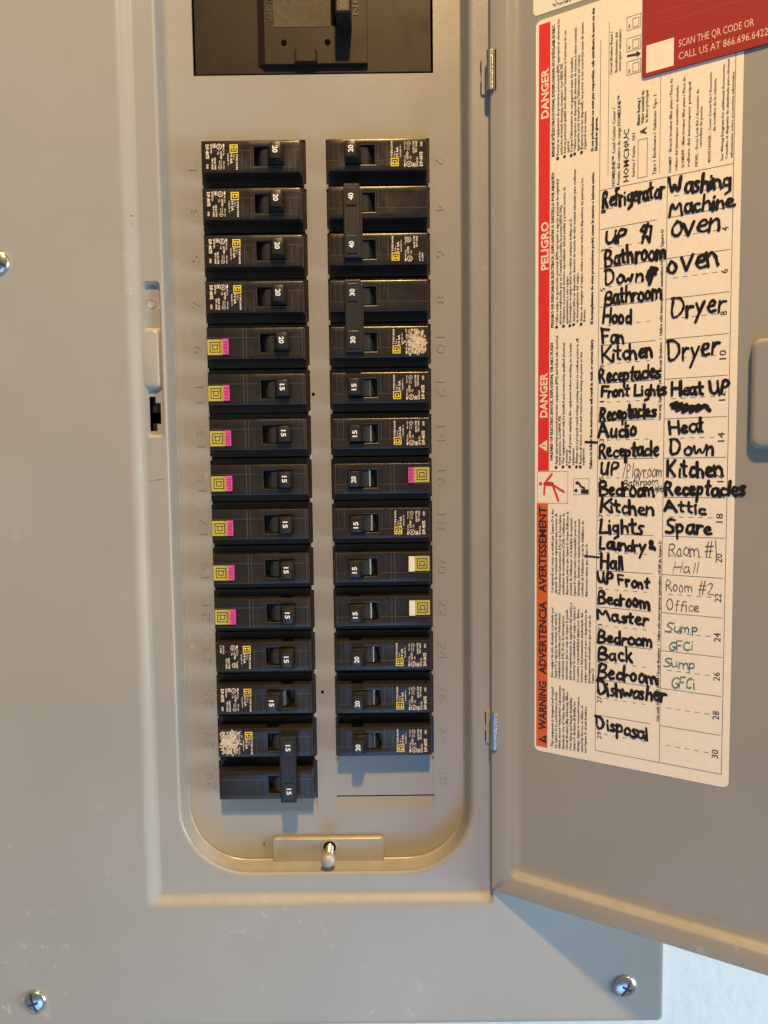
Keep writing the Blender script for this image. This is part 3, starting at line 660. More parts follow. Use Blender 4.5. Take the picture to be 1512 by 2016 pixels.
W1 = [('Refrigerator',1186,410,1307,388,30),('UP',1190,484,1232,477,28),('Bathroom',1191,525,1311,508,31),('Down',1190,564,1264,553,28),('Bathroom',1190,601,1301,588,29),('Hood',1186,636,1243,636,28),
 ('Fan',1185,675,1229,676,28),('Kitchen',1184,713,1285,703,29),('Receptacles',1180,754,1299,744,27),('Front Lights',1183,781,1311,778,21),('Receptacles',1180,828,1291,820,26),('Audio',1179,862,1253,859,27),
 ('Receptacle',1179,901,1296,897,26),('UP',1181,935,1217,933,23),('Bedroom',1180,976,1288,976.5,28),('Kitchen',1180,1007,1286,1014,25),('Lights',1179,1049,1265,1051,27),('Laundry',1180,1080,1269,1087,24),('&',1278,1081,1289,1082,19),
 ('Hall',1182,1118,1227,1122,25),('UP Front',1177,1146,1277,1159,20),('Bedroom',1177,1186,1278,1199,23),('Master',1176,1219,1276,1233,22),('Bedroom',1176,1263,1285,1274,23),('Back',1177,1298,1246,1304,27),('Bedroom',1176,1335,1294,1346,27),
 ('Dishwasher',1176,1367,1308,1380,26),('Disposal',1174,1432,1275,1457,25),
 ('Washing',1318,384,1436,370,31),('Machine',1317,426,1442,408,28),('Dryer',1318,627,1427,615,36),('Dryer',1313,712,1412,699,40),('Heat UP',1321,778,1434,775,26),('Heat',1317,854,1385,851,26),('Down',1318,897,1406,896,30),
 ('Kitchen',1312,939,1421,938,31),('Receptacles',1309,975,1466,976,27),('Attic',1309,1004,1388,1013,21),('Spare',1309,1049,1400,1053,27)]
for a in W1: write(*a, MK*(0.92 if a[0] in ('Dryer', 'Heat', 'Down') else 1.0), MARKER)
G['O2'] = G['O']
_o = dict(G); 
for c in 'oven': G[c.upper()+'_'] = G[c]
def big(x0, y0, x1, y1, cap):
    keep = {c: G[c] for c in 'oven'}
    for c in 'oven': G[c] = (keep[c][0], [[(a_, b_*1.65) for a_, b_ in q] for q in keep[c][1]])
    write('oven', x0, y0, x1, y1, cap, MK, MARKER)
    G.update(keep)
big(1319, 469, 1415, 453, 27); big(1313, 540, 1416, 522, 27)
for a in [('/Playroom',1226,939,1304,938,24),('Bathroom',1227,958,1294,953,14),('Lights',1284,965,1307,968,11),('Room #1',1315,1095,1412,1096,28),('Hall',1323,1127,1374,1128,22),('Room #2',1310,1163,1402,1171,24),('Office',1312,1201,1374,1204,20)]:
    write(*a, 0.00032, PEN, lean=0.06)
for a in [('Sump',1308,1243,1374,1245,19),('GFCi',1315,1280,1363,1281,19),('Sump',1305,1312,1367,1317,19),('GFCi',1320,1353,1367,1357,21)]:
    write(*a, 0.00048, TEAL, lean=0.06)
# scribbled out words and stray ticks
def scrib(pts, pen):
    m = MB(); m.ribbon([D(*p) for p in pts], pen, YM-0.00003, 0.0000005, 8); part(m, 'scribble', MARKER, lab)
scrib([(1265,478),(1271,452),(1276,440),(1272,458),(1262,454),(1268,444),(1283,446),(1279,477),(1274,466),(1266,466)], MK)
scrib([(1274,545),(1283,527),(1290,535),(1276,550),(1287,528),(1294,530),(1280,549),(1279,560),(1284,545),(1277,535),(1291,540)], MK*1.3)
scrib([(1322,797),(1333,793),(1325,803),(1342,795),(1333,808),(1352,797),(1345,811),(1362,800),(1360,811),(1375,798),(1372,809),(1388,798),(1397,808)], MK*1.5)
scrib([(1328,803),(1392,800)], MK*1.5)
scrib([(1153,870),(1176,871)], 0.0011); scrib([(1152,1094),(1179,1097)], 0.0009)

# ------------------------------------------------------------------ upper white label
lab2 = empty('colour_code_label', (0, 0, 0), 'small white label on the open door, above the large cream label', 'label'); lab2.matrix_world = door_M
m = MB(); a = D(1050, 34); u1 = D(1340, 0)[0]
m.loops([rrect(a[0], a[0]+0.095, a[1], a[1]+0.045, 0.0022, 0.0001, 6), rrect(a[0], a[0]+0.095, a[1], a[1]+0.045, 0.0022, -0.0002, 6)], True)
part(m, 'paper_sheet', PAPER2, lab2, fix=True)
m = MB(); text(m, 'Violet–Disjoncteur', D(1088, 15), (D(1088, 15)[0]+0.030, D(1088, 15)[1]), 0.0018, YP, 0.01)
text(m, 'Noir–Neutre', D(1094, 3), (D(1094, 3)[0]+0.020, D(1094, 3)[1]), 0.0018, YP, 0.01)
part(m, 'printed_text', PRINT, lab2)

# ------------------------------------------------------------------ red service card
card = empty('service_card', (0, 0, 0), 'red service card with a phone number, stuck over the top corner of the cream label', 'card'); card.matrix_world = door_M
YC = -0.0012; c0 = D(1264, 153, YC); m = MB()
m.loops([rrect(c0[0], c0[0]+0.085, c0[1], c0[1]+0.052, 0.0016, -0.0003, 5), rrect(c0[0], c0[0]+0.085, c0[1], c0[1]+0.052, 0.0016, YC+0.0001, 5), rrect(c0[0]+0.0001, c0[0]+0.0849, c0[1]+0.0001, c0[1]+0.0519, 0.0015, YC, 5)], True)
part(m, 'card_body', CARD, card, fix=True)
def DC(x, y): return D(x, y, YC)
m = MB()
def hor(s, x0, y0, x1, h):
    p = DC(x0, y0); u1 = p[0] + (DC(x1, y0)[0]-p[0]); text(m, s, p, (u1, p[1]), h, YC-0.00008, 0.012)
pA = DC(1336, 93); pB = DC(1484, 60); text(m, 'SCAN THE QR CODE OR', pA, (pB[0], pA[1]), 0.0034, YC-0.00008, 0.0)
pA = DC(1336, 118); pB = DC(1512, 77); text(m, 'CALL US AT 866.696.6422', pA, (pB[0], pA[1]), 0.0034, YC-0.00008, 0.0)
part(m, 'card_lettering', CARDT, card)
m = MB(); p = DC(1272, 144); q = DC(1326, 144); m.rect(p[0], q[0], p[1], p[1]+0.0125, YC-0.00006); part(m, 'blank_patch', PAPER, card)
m = MB()
for y_ in (30, 52): 
    p = DC(1284, y_); m.ribbon([p, (p[0]+0.05, p[1]-0.0005)], 0.00035, YC-0.00005, 0, 0)
part(m, 'faint_lines', mat('card_line', (0.50, 0.07, 0.06), 0.35), card)

# ------------------------------------------------------------------ breakers
FX0, FX1, FZ = -0.0274, 0.0272, 0.0087      # raised face
FY = -0.0098                                 # front of raised face
LY = 0.0004                                  # ledge
OX0, OX1, OZ0, OZ1 = 0.0015, 0.0176, -0.0052, 0.0050
def face_block(m, x0, x1, z0, z1, y, yb, hole=None):
    if hole is None: m.box(x0, x1, y, yb, z0, z1); return
    a, b, c, d = hole
    xs_, zs_ = (x0, a, b, x1), (z0, c, d, z1)
    for i in range(3):
        for j in range(3):
            if i == 1 and j == 1: continue
            m.quad((xs_[i],y,zs_[j]),(xs_[i+1],y,zs_[j]),(xs_[i+1],y,zs_[j+1]),(xs_[i],y,zs_[j+1]))
    dp = y + 0.0075
    for (p, q) in (((a,c),(b,c)),((b,c),(b,d)),((b,d),(a,d)),((a,d),(a,c))):
        m.quad((p[0],y,p[1]),(q[0],y,q[1]),(q[0],dp,q[1]),(p[0],dp,p[1]))
    m.quad((a,dp,c),(b,dp,c),(b,dp,d),(a,dp,d))
    for (p, q) in (((x0,z0),(x1,z0)),((x1,z0),(x1,z1)),((x1,z1),(x0,z1)),((x0,z1),(x0,z0))):
        n_ = 3; 
        # split the border edge to match the grid
        cutx = [x0, a, b, x1]; cutz = [z0, c, d, z1]
        if p[1] == q[1]:
            cs = cutx if p[0] < q[0] else cutx[::-1]; pts = [(t, p[1]) for t in cs]
        else:
            cs = cutz if p[1] < q[1] else cutz[::-1]; pts = [(p[0], t) for t in cs]
        for r, s_ in zip(pts[:-1], pts[1:]): m.quad((r[0],y,r[1]),(s_[0],y,s_[1]),(s_[0],yb,s_[1]),(r[0],yb,r[1]))
def body_mesh(kind):
    m = MB(); m.box(-0.0292, 0.0289, LY, 0.040, -0.0125, 0.0125)
    base = m
    f = MB(); hz = (OX0, OX1, OZ0, OZ1)
    if kind == 'test':
        hz = (OX0+0.0010, OX1+0.0012, OZ0, OZ1)
    face_block(f, FX0, FX1, -FZ, FZ, FY, LY+0.0002, hz)
    k = len(base.v); base.v += f.v; base.f += [tuple(i+k for i in q) for q in f.f]
    o = base.build('body', BLACK, fix=True)
    bm = bmesh.new(); bm.from_mesh(o.data)
    ed = [e for e in bm.edges if len(e.link_faces) == 2 and e.calc_face_angle(0) > 0.5 and all(abs(v.co.y-FY) < 1e-5 for v in e.verts)]
    bmesh.ops.bevel(bm, geom=ed, offset=0.0008, segments=2, affect='EDGES', profile=0.5)
    ed = [e for e in bm.edges if len(e.link_faces) == 2 and e.calc_face_angle(0) > 1.2 and all(abs(v.co.y-LY) < 1e-5 for v in e.verts)]
    bmesh.ops.bevel(bm, geom=ed, offset=0.0003, segments=1, affect='EDGES')
    bm.to_mesh(o.data); bm.free(); smooth_angle(o, 28)
    me = o.data; bpy.data.objects.remove(o); return me
def relief_mesh(kind):
    """mould seam, ON / OFF lettering, steps: thin raised plastic"""
    m = MB(); zs_ = FZ - 0.0056
    m.box(FX0+0.0006, OX0, FY-0.00008, FY+0.0002, zs_, zs_+0.00018); m.box(OX1+0.0012, FX1-0.0004, FY-0.00008, FY+0.0002, zs_, zs_+0.00018)
    m.box(-0.0292, FX0, LY-0.0002, LY+0.0002, zs_, zs_+0.00018)
    if kind == 'test':
        x = FX0+0.0202; m.box(x, x+0.00022, FY-0.00010, FY+0.0002, -FZ+0.0005, FZ-0.0005); x += 0.0020; m.box(x, x+0.00018, FY-0.00010, FY+0.0002, -FZ+0.0005, FZ-0.0005)
        x = FX1-0.0012; m.box(x, x+0.00018, FY-0.00010, FY+0.0002, -FZ+0.0005, FZ-0.0005)
    else:
        x = FX0+0.0222; m.box(x, x+0.00016, FY-0.00008, FY+0.0002, -FZ+0.0007, zs_); x += 0.0048; m.box(x, x+0.00014, FY-0.00006, FY+0.0002, -FZ+0.0007, zs_)
        x = FX1-0.0063; m.box(x, x+0.00014, FY-0.00008, FY+0.0002, -FZ+0.0007, zs_); x += 0.0034; m.box(x, x+0.00014, FY-0.00006, FY+0.0002, -FZ+0.0007, zs_)
    # edge outline of the mouth
    a, b, c, d = OX0-0.0003, OX1+0.0002, OZ0-0.0003, OZ1+0.0002
    if kind == 'test': a += 0.001; b += 0.0012
    m.box(a, b, FY-0.00006, FY+0.0002, c, c+0.00016); m.box(a, a+0.00016, FY-0.00006, FY+0.0002, c, d)
    return m.mesh('relief', SEAM, fix=True)
def mold_mesh(kind, code):
    xo = FX0 + (0.0238 if kind == 'test' else 0.0230); xn = FX1 - (0.0049 if kind == 'test' else 0.0062); out = []
    m = MB(); text(m, 'O/OFF' if kind == 'test' else 'OFF', (xo, 0.0030 if kind == 'test' else -0.0005), (xo, -0.0072), 0.0027, FY, -0.012, 0.0001); out.append(m.mesh('off_lettering', MOLD))
    m = MB(); text(m, 'I/ON' if kind == 'test' else 'ON', (xn, 0.0010), (xn, -0.0065), 0.0025, FY, -0.012, 0.0001); out.append(m.mesh('on_lettering', MOLD))
    if code:
        m = MB(); text(m, code, (FX1-0.0012, FZ-0.0012), (FX1-0.0085, FZ-0.0012), 0.0017, FY-0.00002, 0.0, 0.00005); out.append(m.mesh('date_code', MOLD))
    return out
def logo(m, x0, x1, z0, z1, t, y):
    m.frame(x0, x1, z0, z1, t, y); a = (x1-x0)*0.25
    X0_, X1_, Z0_, Z1_ = x0+a, x1-a, z0+a, z1-a
    m.frame(X0_, X1_, Z0_, Z1_, t, y)
    # serifs on the stem side (top in the photo for the left row)
    m.rect(X0_-t*1.4, X0_, Z1_-t, Z1_, y); m.rect(X1_, X1_+t*1.4, Z1_-t, Z1_, y)
YL = FY - 0.00006
def off(a, b): return (FX0 + a, FZ - b)
def down(m, s, xz0, xz1, yz0, yz1, bold=0.01, z0=140, t0=75, sc_=22800.0):
    """text reading downwards: baseline at xz0, caps reach to xz1"""
    xa = FX0 + (xz0-z0)/sc_; za = FZ - (yz0-t0)/sc_; zb_ = FZ - (yz1-t0)/sc_
    text(m, s, (xa, za), (xa, zb_), (xz1-xz0)/sc_, YL, bold, 0, 1)
def print_mesh(kind):
    m = MB()
    down(m, 'TYPE HOM', 576, 598, 240, 432, .035); down(m, 'TIPO', 543, 560, 240, 312); down(m, '10 kA', 505, 535, 238, 360, .03); down(m, '120/240 V~', 470, 488, 235, 388, .02)
    down(m, 'AL/Cu', 415, 434, 165, 258, .02); m.rect(FX0+(415-140)/22800, FX0+(433-140)/22800, FZ-(158-75)/22800, FZ-(120-75)/22800, YL)
    down(m, 'Cu-Cu', 418, 434, 325, 425, .03); down(m, 'LISTED', 380, 403, 212, 306, .03); down(m, 'C.B.', 345, 364, 212, 252, .03)
    cx, cz = FX0+(370-140)/22800, FZ-(152-75)/22800; m.disc(cx, cz, .00155, YL, 18, .00122); text(m, 'UL', (cx-.0005, cz+.0008), (cx-.0005, cz-.0008), .0011, YL, .03, 0, 1)
    down(m, 'HACR TYPE', 302, 325, 285, 430, .03); down(m, 'TIPO CAAR', 270, 292, 290, 430, .03)
    if kind == 'old':
        cx, cz = FX0+(385-140)/22800, FZ-(385-75)/22800; m.disc(cx, cz, .0015, YL, 18, .0012); text(m, 'SP', (cx-.0005, cz+.0008), (cx-.0005, cz-.0008), .0011, YL, .03, 0, 1)
        down(m, 'ISSUE NO.', 235, 255, 120, 240, .02); down(m, 'L-3284', 200, 222, 120, 220, .02)
    else:
        cx, cz = FX0+(376-140)/22800, FZ-(402-75)/22800; m.disc(cx, cz, .0011, YL, 16, .0009); m.rect(cx-.0007, cx+.0007, cz-.0001, cz+.0001, YL)
        down(m, '12/14', 385, 400, 320, 370); down(m, 'AWG', 362, 377, 320, 370)
        m.frame(FX0+(288-140)/22800, FX0+(330-140)/22800, FZ-(166-75)/22800, FZ-(116-75)/22800, .00018, YL)
        m.rect(FX0+(300-140)/22800, FX0+(318-140)/22800, FZ-(156-75)/22800, FZ-(126-75)/22800, YL)
        down(m, 'ISSUE NO.', 258, 280, 120, 240, .03); down(m, 'DP-4075', 200, 240, 125, 302, .035); down(m, 'SWD', 203, 230, 365, 422, .03)
    return m.mesh('printed_label', CREAM_INK)
def logo_mesh():
    m = MB(); x0 = FX0+(500-140)/22800; x1 = FX0+(600-140)/22800; z1 = FZ-(127-75)/22800; z0 = FZ-(228-75)/22800
    logo(m, x0, x1, z0, z1, .00050, YL); return m.mesh('logo', YELLOW_INK)
def residue_mesh(seed):
    rnd = random.Random(seed); m = MB(); y = YL-0.00003
    cx, cz = FX0+0.0080, 0.0006
    for q in range(3):
        bx, bz, br = FX0+0.0065+rnd.uniform(-.0018, .0022), rnd.uniform(-.0022, .0026), rnd.uniform(.0014, .0021)
        m.poly([(bx + br*rnd.uniform(.6, 1.15)*math.cos(2*math.pi*t/17), bz + br*rnd.uniform(.6, 1.15)*math.sin(2*math.pi*t/17)) for t in range(17)], y+0.00002-q*0.000006)
    for i in range(420):
        a = rnd.gauss(0, 1); b = rnd.gauss(0, 1)
        x = FX0+0.0065+a*0.0030; z = 0.0004+b*0.0034
        if not (FX0+0.0012 < x < FX0+0.0142 and -FZ+0.001 < z < FZ-0.0012): continue
        r = rnd.uniform(0.00012, 0.00085); n_ = rnd.randint(4, 7); y2 = y - rnd.random()*0.00003
        m.poly([(x + r*rnd.uniform(.4, 1.2)*math.cos(2*math.pi*t/n_), z + r*rnd.uniform(.4, 1.2)*math.sin(2*math.pi*t/n_)) for t in range(n_)], y2)
    return m.mesh('paper_residue', RESIDUE)
def handle_mesh():
    m = MB(); yt, y0_, yb = FY-0.0082, FY-0.0002, FY+0.0050
    A = [(-0.0026, yt), (0.0031, yt), (0.0036, y0_), (0.0036, yb), (-0.0052, yb), (-0.0052, y0_)]
    z0, z1 = -0.0047, 0.0047
    n_ = len(A); V = [(x, y, z0) for x, y in A] + [(x, y, z1) for x, y in A]
    for i in (0, 1): V[i] = (V[i][0], V[i][1], z0+0.0004); V[n_+i] = (V[n_+i][0], V[n_+i][1], z1-0.0004)
    F = [tuple(range(n_)), tuple(range(2*n_-1, n_-1, -1))] + [(i, (i+1) % n_, n_+(i+1) % n_, n_+i) for i in range(n_)]
    m.add(V, F); o = m.build('handle', HANDLE, fix=True)
    bm = bmesh.new(); bm.from_mesh(o.data); bmesh.ops.bevel(bm, geom=[e for e in bm.edges if e.calc_face_angle(0) > .3], offset=0.00035, segments=2, affect='EDGES', profile=.5)
    bm.to_mesh(o.data); bm.free(); smooth_angle(o, 35); me = o.data; bpy.data.objects.remove(o); return me
def drum_mesh():
    m = MB(); n_ = 20; r = 0.0056; P_ = []
    cs = [[(r*math.cos(math.pi*(1+i/n_)), 0.0066+FY+r*math.sin(math.pi*(1+i/n_)), z) for i in range(n_+1)] for z in (OZ0+0.0006, OZ1-0.0006)]
    for i in range(n_): m.quad(cs[0][i], cs[0][i+1], cs[1][i+1], cs[1][i])
    return m.mesh('toggle_drum', DRUM, smooth=True)
NUMC = {}
def num_mesh(s, y=None):
    k = (s, y)
    if k not in NUMC:
        m = MB(); yy = (FY-0.0082-0.00005) if y is None else y
        text(m, s, (-0.0011, 0.0021), (-0.0011, -0.0016), 0.0027, yy, .03, 0, 3); NUMC[k] = m.mesh('rating_number', WHITE_INK)
    return NUMC[k]
BODY = {k: body_mesh(k) for k in ('hom', 'test')}
RELIEF = {k: relief_mesh(k) for k in ('hom', 'test')}
MOLDC = {}
PRN = {k: print_mesh(k) for k in ('hom', 'old')}; LOGO = logo_mesh(); HM = handle_mesh(); DR = drum_mesh(); RES = [residue_mesh(3), residue_mesh(11)]
m = MB(); q0x, q1x = FX0+0.0004, FX0+0.0089; qz1, qz0 = FZ-0.0064, FZ-0.0149
m.box(q0x, q1x, FY-0.00016, FY+0.0001, qz0, qz1); YELM = m.mesh('yellow_sticker', YELLOW, fix=True)
m = MB(); logo(m, q0x+0.0013, q1x-0.0013, qz0+0.0013, qz1-0.0013, 0.00045, FY-0.00022); YLOGO = m.mesh('sticker_logo', LBLACK)
m = MB(); m.box(FX0+0.0090, FX0+0.0123, FY-0.0011, FY+0.0001, qz0+0.0001, qz1+0.0002); BTN = {}
for k, mm in (('pink', PINK), ('white', WBTN)): BTN[k] = m.mesh('test_button', mm, fix=True)
m = MB(); text(m, 'TEST', (FX0+0.0098, qz1-0.0006), (FX0+0.0098, qz0+0.0006), 0.0019, FY-0.0011, 0.01, 0.00012); BTNT = {'pink': m.mesh('button_lettering', PINKD), 'white': m.mesh('button_lettering', WBTN)}

def link(name, me, parent, loc=(0, 0, 0)):
    o = bpy.data.objects.new(name, me); COL.objects.link(o); o.parent = parent; o.location = loc; return o
def pole(root, kind, style, num, z=0.0, off_=False, code=None, hshift=0.0):
    t = 'test' if kind == 'test' else 'hom'
    b = link('body', BODY[t], root, (0, 0, z)); link('mould_seams', RELIEF[t], b)
    ck = (t, code)
    if ck not in MOLDC: MOLDC[ck] = mold_mesh(t, code)
    for q in MOLDC[ck]: link(q.name.split('.')[0], q, b)
    ctr = (OX0+OX1)/2 + (0.0011 if t == 'test' else 0)
    link('toggle_drum', DR, b, (ctr - 0.0010, 0, 0))
    if style in ('hom', 'old', 'worn', 'worn2'):
        link('printed_label', PRN['old' if style == 'old' else 'hom'], root, (0, 0, z)); link('logo', LOGO, root, (0, 0, z))
        if style.startswith('worn'): link('paper_residue', RES[0 if style == 'worn' else 1], root, (0, 0, z))
    if style in ('pink', 'white'):
        s_ = link('yellow_sticker', YELM, root, (0, 0, z)); link('sticker_logo', YLOGO, s_)
        s_ = link('test_button', BTN[style], root, (0, 0, z)); link('button_lettering', BTNT[style], s_)
    hx = (OX1 - 0.0034 if not off_ else OX0 + 0.0040) + (0.0012 if t == 'test' else 0) + hshift
    h = link('handle', HM, root, (hx, 0, z))
    if off_:
        h.scale = (-1, 1, 1)
    n_ = link('rating_number', num_mesh(num), h)
    if off_: n_.scale = (-1, 1, 1)
    return h
def breaker_root(slot, label, group):
    row = (slot-1)//2; left = slot % 2 == 1
    x = (L0+L1)/2 + 0.0003 if left else (R0+R1)/2 - 0.0001
    r = empty('circuit_breaker', (x, 0, -(row+0.5)*PI_), label, 'circuit breaker', group)
    r.rotation_euler = (random.uniform(-.006, .006), (0 if left else math.pi) + random.uniform(-.004, .004), random.uniform(-.004, .004)); r.location.x += random.uniform(-.00018, .00018); r.location.z += random.uniform(-.0002, .0002); r.location.y += random.uniform(-.0002, .00015)
    return r
GA = 'circuit breakers of the two rows'
SING = [
 (1, 'hom', 'hom', '20', 'top breaker of the left row, with printed label and 20 on its handle', '42 17'),
 (3, 'hom', 'hom', '20', 'printed-label 20 breaker second from the top of the left row, beside slot number 3', '42 17'),
 (5, 'hom', 'hom', '20', 'printed-label 20 breaker third from the top of the left row, beside slot number 5', '42 17'),
 (7, 'hom', 'hom', '20', 'printed-label 20 breaker just above the pink-button breakers of the left row', '42 17'),
 (9, 'test', 'pink', '20', 'topmost pink-button breaker of the left row, with 20 on its handle', '17424'),
 (11, 'test', 'pink', '15', 'pink-button breaker with 15 directly below the pink-button 20 in the left row', '17224'),
 (13, 'test', 'pink', '15', 'third pink-button breaker from the top of the left row, beside slot number 13', '17224'),
 (15, 'test', 'pink', '15', 'pink-button breaker in the left row, fourth of the seven, beside slot number 15', '17224'),
 (17, 'test', 'pink', '15', 'pink-button breaker beside slot number 17, third from the lowest of its kind', '1724'),
 (19, 'test', 'pink', '15', 'pink-button breaker beside slot number 19, last but one of its kind in the left row', '17224'),
 (21, 'test', 'pink', '15', 'lowest pink-button breaker of the left row, above the printed-label breakers', '17224'),
 (23, 'hom', 'old', '15', 'breaker with sparser dim print and handle on, just below the lowest pink-button breaker', None),
 (25, 'hom', 'hom', '15', 'breaker switched off, its handle thrown to the left, in the lower left row', '07 2'),
 (2, 'hom', 'hom', '20', 'top breaker of the right row with printed label scratched at its end', '17 42'),
 (12, 'hom', 'hom', '15', 'printed-label 15 breaker of the right row, just below the tied 30 pair', '50 17'),
 (14, 'hom', 'hom', '15', 'printed-label 15 breaker of the right row directly above the single pink-button one', '50 17'),
 (16, 'test', 'pink', '20', 'only pink-button breaker in the right row, with 20 on its handle', '17424'),
 (18, 'hom', 'hom', '15', 'printed-label 15 breaker between the pink-button and the white-button breakers of the right row', None),
 (20, 'test', 'white', '15', 'upper of the two white-button breakers in the right row', '22134'),
 (22, 'test', 'white', '15', 'lower of the two white-button breakers in the right row', '22134'),
 (24, 'hom', 'hom', '20', 'printed-label 20 breaker directly below the white-button breakers', '17 25'),
 (26, 'hom', 'hom', '20', 'last but one breaker of the right row, with printed label and 20 on its handle', '2521'),
 (28, 'hom', 'hom', '20', 'lowest breaker of the right row, above the blank filler', None),
]
for slot, kind, style, num, label, code in SING:
    r = breaker_root(slot, label, GA)
    pole(r, kind, style, num, 0.0, slot == 25, code, 0.0006 if slot in (24, 26, 28) else 0.0)
def tie_mesh(dz):
    m = MB(); z0, z1 = -dz/2-0.0068, dz/2+0.0068; x0, x1 = -0.0046, 0.0042; yt, yb = FY-0.0086, FY-0.0032
    m.box(x0, x1, yt, yb, z0, z1); m.box(x0-0.0012, x1-0.001, yb-0.0002, FY-0.0002, z0+0.001, z1-0.001)
    return m
def double(sa, num, sty_a, sty_b, label, codes=(None, None), swap=False):
    row = (sa-1)//2; left = sa % 2 == 1; x = (L0+L1)/2 + 0.0003 if left else (R0+R1)/2 - 0.0001
    r = empty('double_breaker', (x, 0, -(row+1)*PI_), label, 'double breaker', 'tied two-pole breakers')
    if not left: r.rotation_euler = (0, math.pi, 0)
    up_ = sty_a if left else sty_b; dn = sty_b if left else sty_a      # local z up / down
    for z, st in ((PI_/2, up_), (-PI_/2, dn)):
        pole(r, 'hom', st, num, z, False, None)
    hx = OX1 - 0.0034 + 0.0002
    t = tie_mesh(PI_).build('handle_tie', TIE, bevel=0.0005); t.parent = r; t.location = (hx, 0, 0)
    for z in (PI_/2, -PI_/2):
        m = MB(); m.box(-0.0030, 0.0031, FY-0.0093, FY-0.0080, z-0.0047, z+0.0047); o = m.build('handle_window', HANDLE, bevel=0.0003); o.parent = t
        link('rating_number', num_mesh(num, FY-0.0093-0.00005), t, (0, 0, z))
    m = MB(); rnd = random.Random(sa)
    for c_ in (-0.0030, -0.0008, 0.0014):
        z = -0.0062
        while z < 0.0060:
            l = rnd.uniform(0.0004, 0.0011); m.box(c_, c_+rnd.uniform(.0006, .0014), FY-0.0086-0.00012, FY-0.0085, z, z+l*0.4); z += l*0.4+0.0005
    o = m.build('raised_marks', MOLD); o.parent = t; o['kind'] = 'stuff'
    return r
double(4, '40', 'blank', 'old', 'tied pair of breakers marked 40 in the upper right row')
double(8, '30', 'blank', 'worn', 'tied pair of breakers marked 30 in the right row, lower one with torn paper residue')
double(27, '15', 'worn2', 'blank', 'tied pair of breakers marked 15 at the bottom of the left row')

# ------------------------------------------------------------------ main breaker
mbk = empty('main_breaker', ((mainL+mainR)/2, 0, mainB), 'big black main breaker filling the wide opening at the top of the panel', 'main breaker')
def mpart(m, name, mt, p=None, **k):
    o = m.build(name, mt, **k)
    if p is None: o.parent = mbk; o.matrix_parent_inverse = Matrix.Translation(mbk.location).inverted()
    else: o.parent = p
    return o
m = MB(); m.box(mainL+0.0009, mainR-0.0009, 0.0010, 0.05, mainB+0.0011, mainT-0.001); mbody = mpart(m, 'body', MAINB, bevel=0.0005)
YB = -0.0016
def UM(x, y): p = U(x, y, YB); return p.x, p.z
x0, z0 = UM(507, 127); x1 = UM(724, 127)[0]
m = MB(); m.box(x0+0.0040, x1, YB, 0.0012, z0, mainT-0.004); m.add([(x0,0.0009,z0),(x0+0.0042,YB,z0),(x0+0.0042,YB,mainT-.004),(x0,0.0009,mainT-.004),(x0+0.0042,0.0012,z0),(x0+0.0042,0.0012,mainT-.004)], [(0,1,2,3),(0,4,1)])
mpart(m, 'raised_cover', MAINB, bevel=0.0003)
m = MB(); a = UM(539, 54); b = UM(650, 54); m.box(a[0], b[0], YB-0.0002, YB+0.0002, a[1], a[1]+0.03); mpart(m, 'worn_rating_patch', WORN)
m = MB()
for px, py in ((559, 84), (645, 83)):
    c = UM(px, py); m.disc(c[0], c[1], 0.0016, YB-0.00025, 18)
mpart(m, 'rivet_hole', VOID)
a = UM(583, 125); b = UM(622, 96); m = MB(); m.box(a[0], b[0], YB-0.0016, YB+0.0005, a[1]+0.0002, b[1]); m.box(a[0]-0.0012, a[0], YB-0.0006, YB+.0005, a[1], b[1]-0.001); m.box(b[0], b[0]+.0012, YB-0.0006, YB+.0005, a[1], b[1]-0.001); mpart(m, 'lock_tongue', MAINB, bevel=0.0004)
m = MB(); a = UM(652, 50); b = UM(692, 50); m.box(a[0], b[0], YB-0.0003, YB+0.0004, a[1], a[1]+0.03); mpart(m, 'toggle_slot', VOID)
m = MB(); c = U(675, 34, -0.016); m.box(c.x-0.0040, c.x+0.0042, -0.017, 0.0, c.z+0.0022, c.z+0.024); mh = mpart(m, 'handle', HANDLE, bevel=0.0009)
m = MB(); text(m, '200', (c.x-0.0014, c.z+0.0130), (c.x-0.0014, c.z+0.0040), 0.0034, -0.01705, .03, 0, 3); mpart(m, 'rating_number', DIM_INK)
m = MB(); a = UM(525, 2); b = UM(525, 42); text(m, 'O/OFF', (a[0], a[1]+.004), (a[0], b[1]), 0.0030, YB, 0, .0003); mpart(m, 'moulded_letters', MOLD); m = MB(); a = UM(694, -30); b = UM(694, 30); text(m, 'I/ON', (a[0], a[1]), (a[0], b[1]), 0.0030, YB, 0, .0003); mpart(m, 'moulded_letters', MOLD)

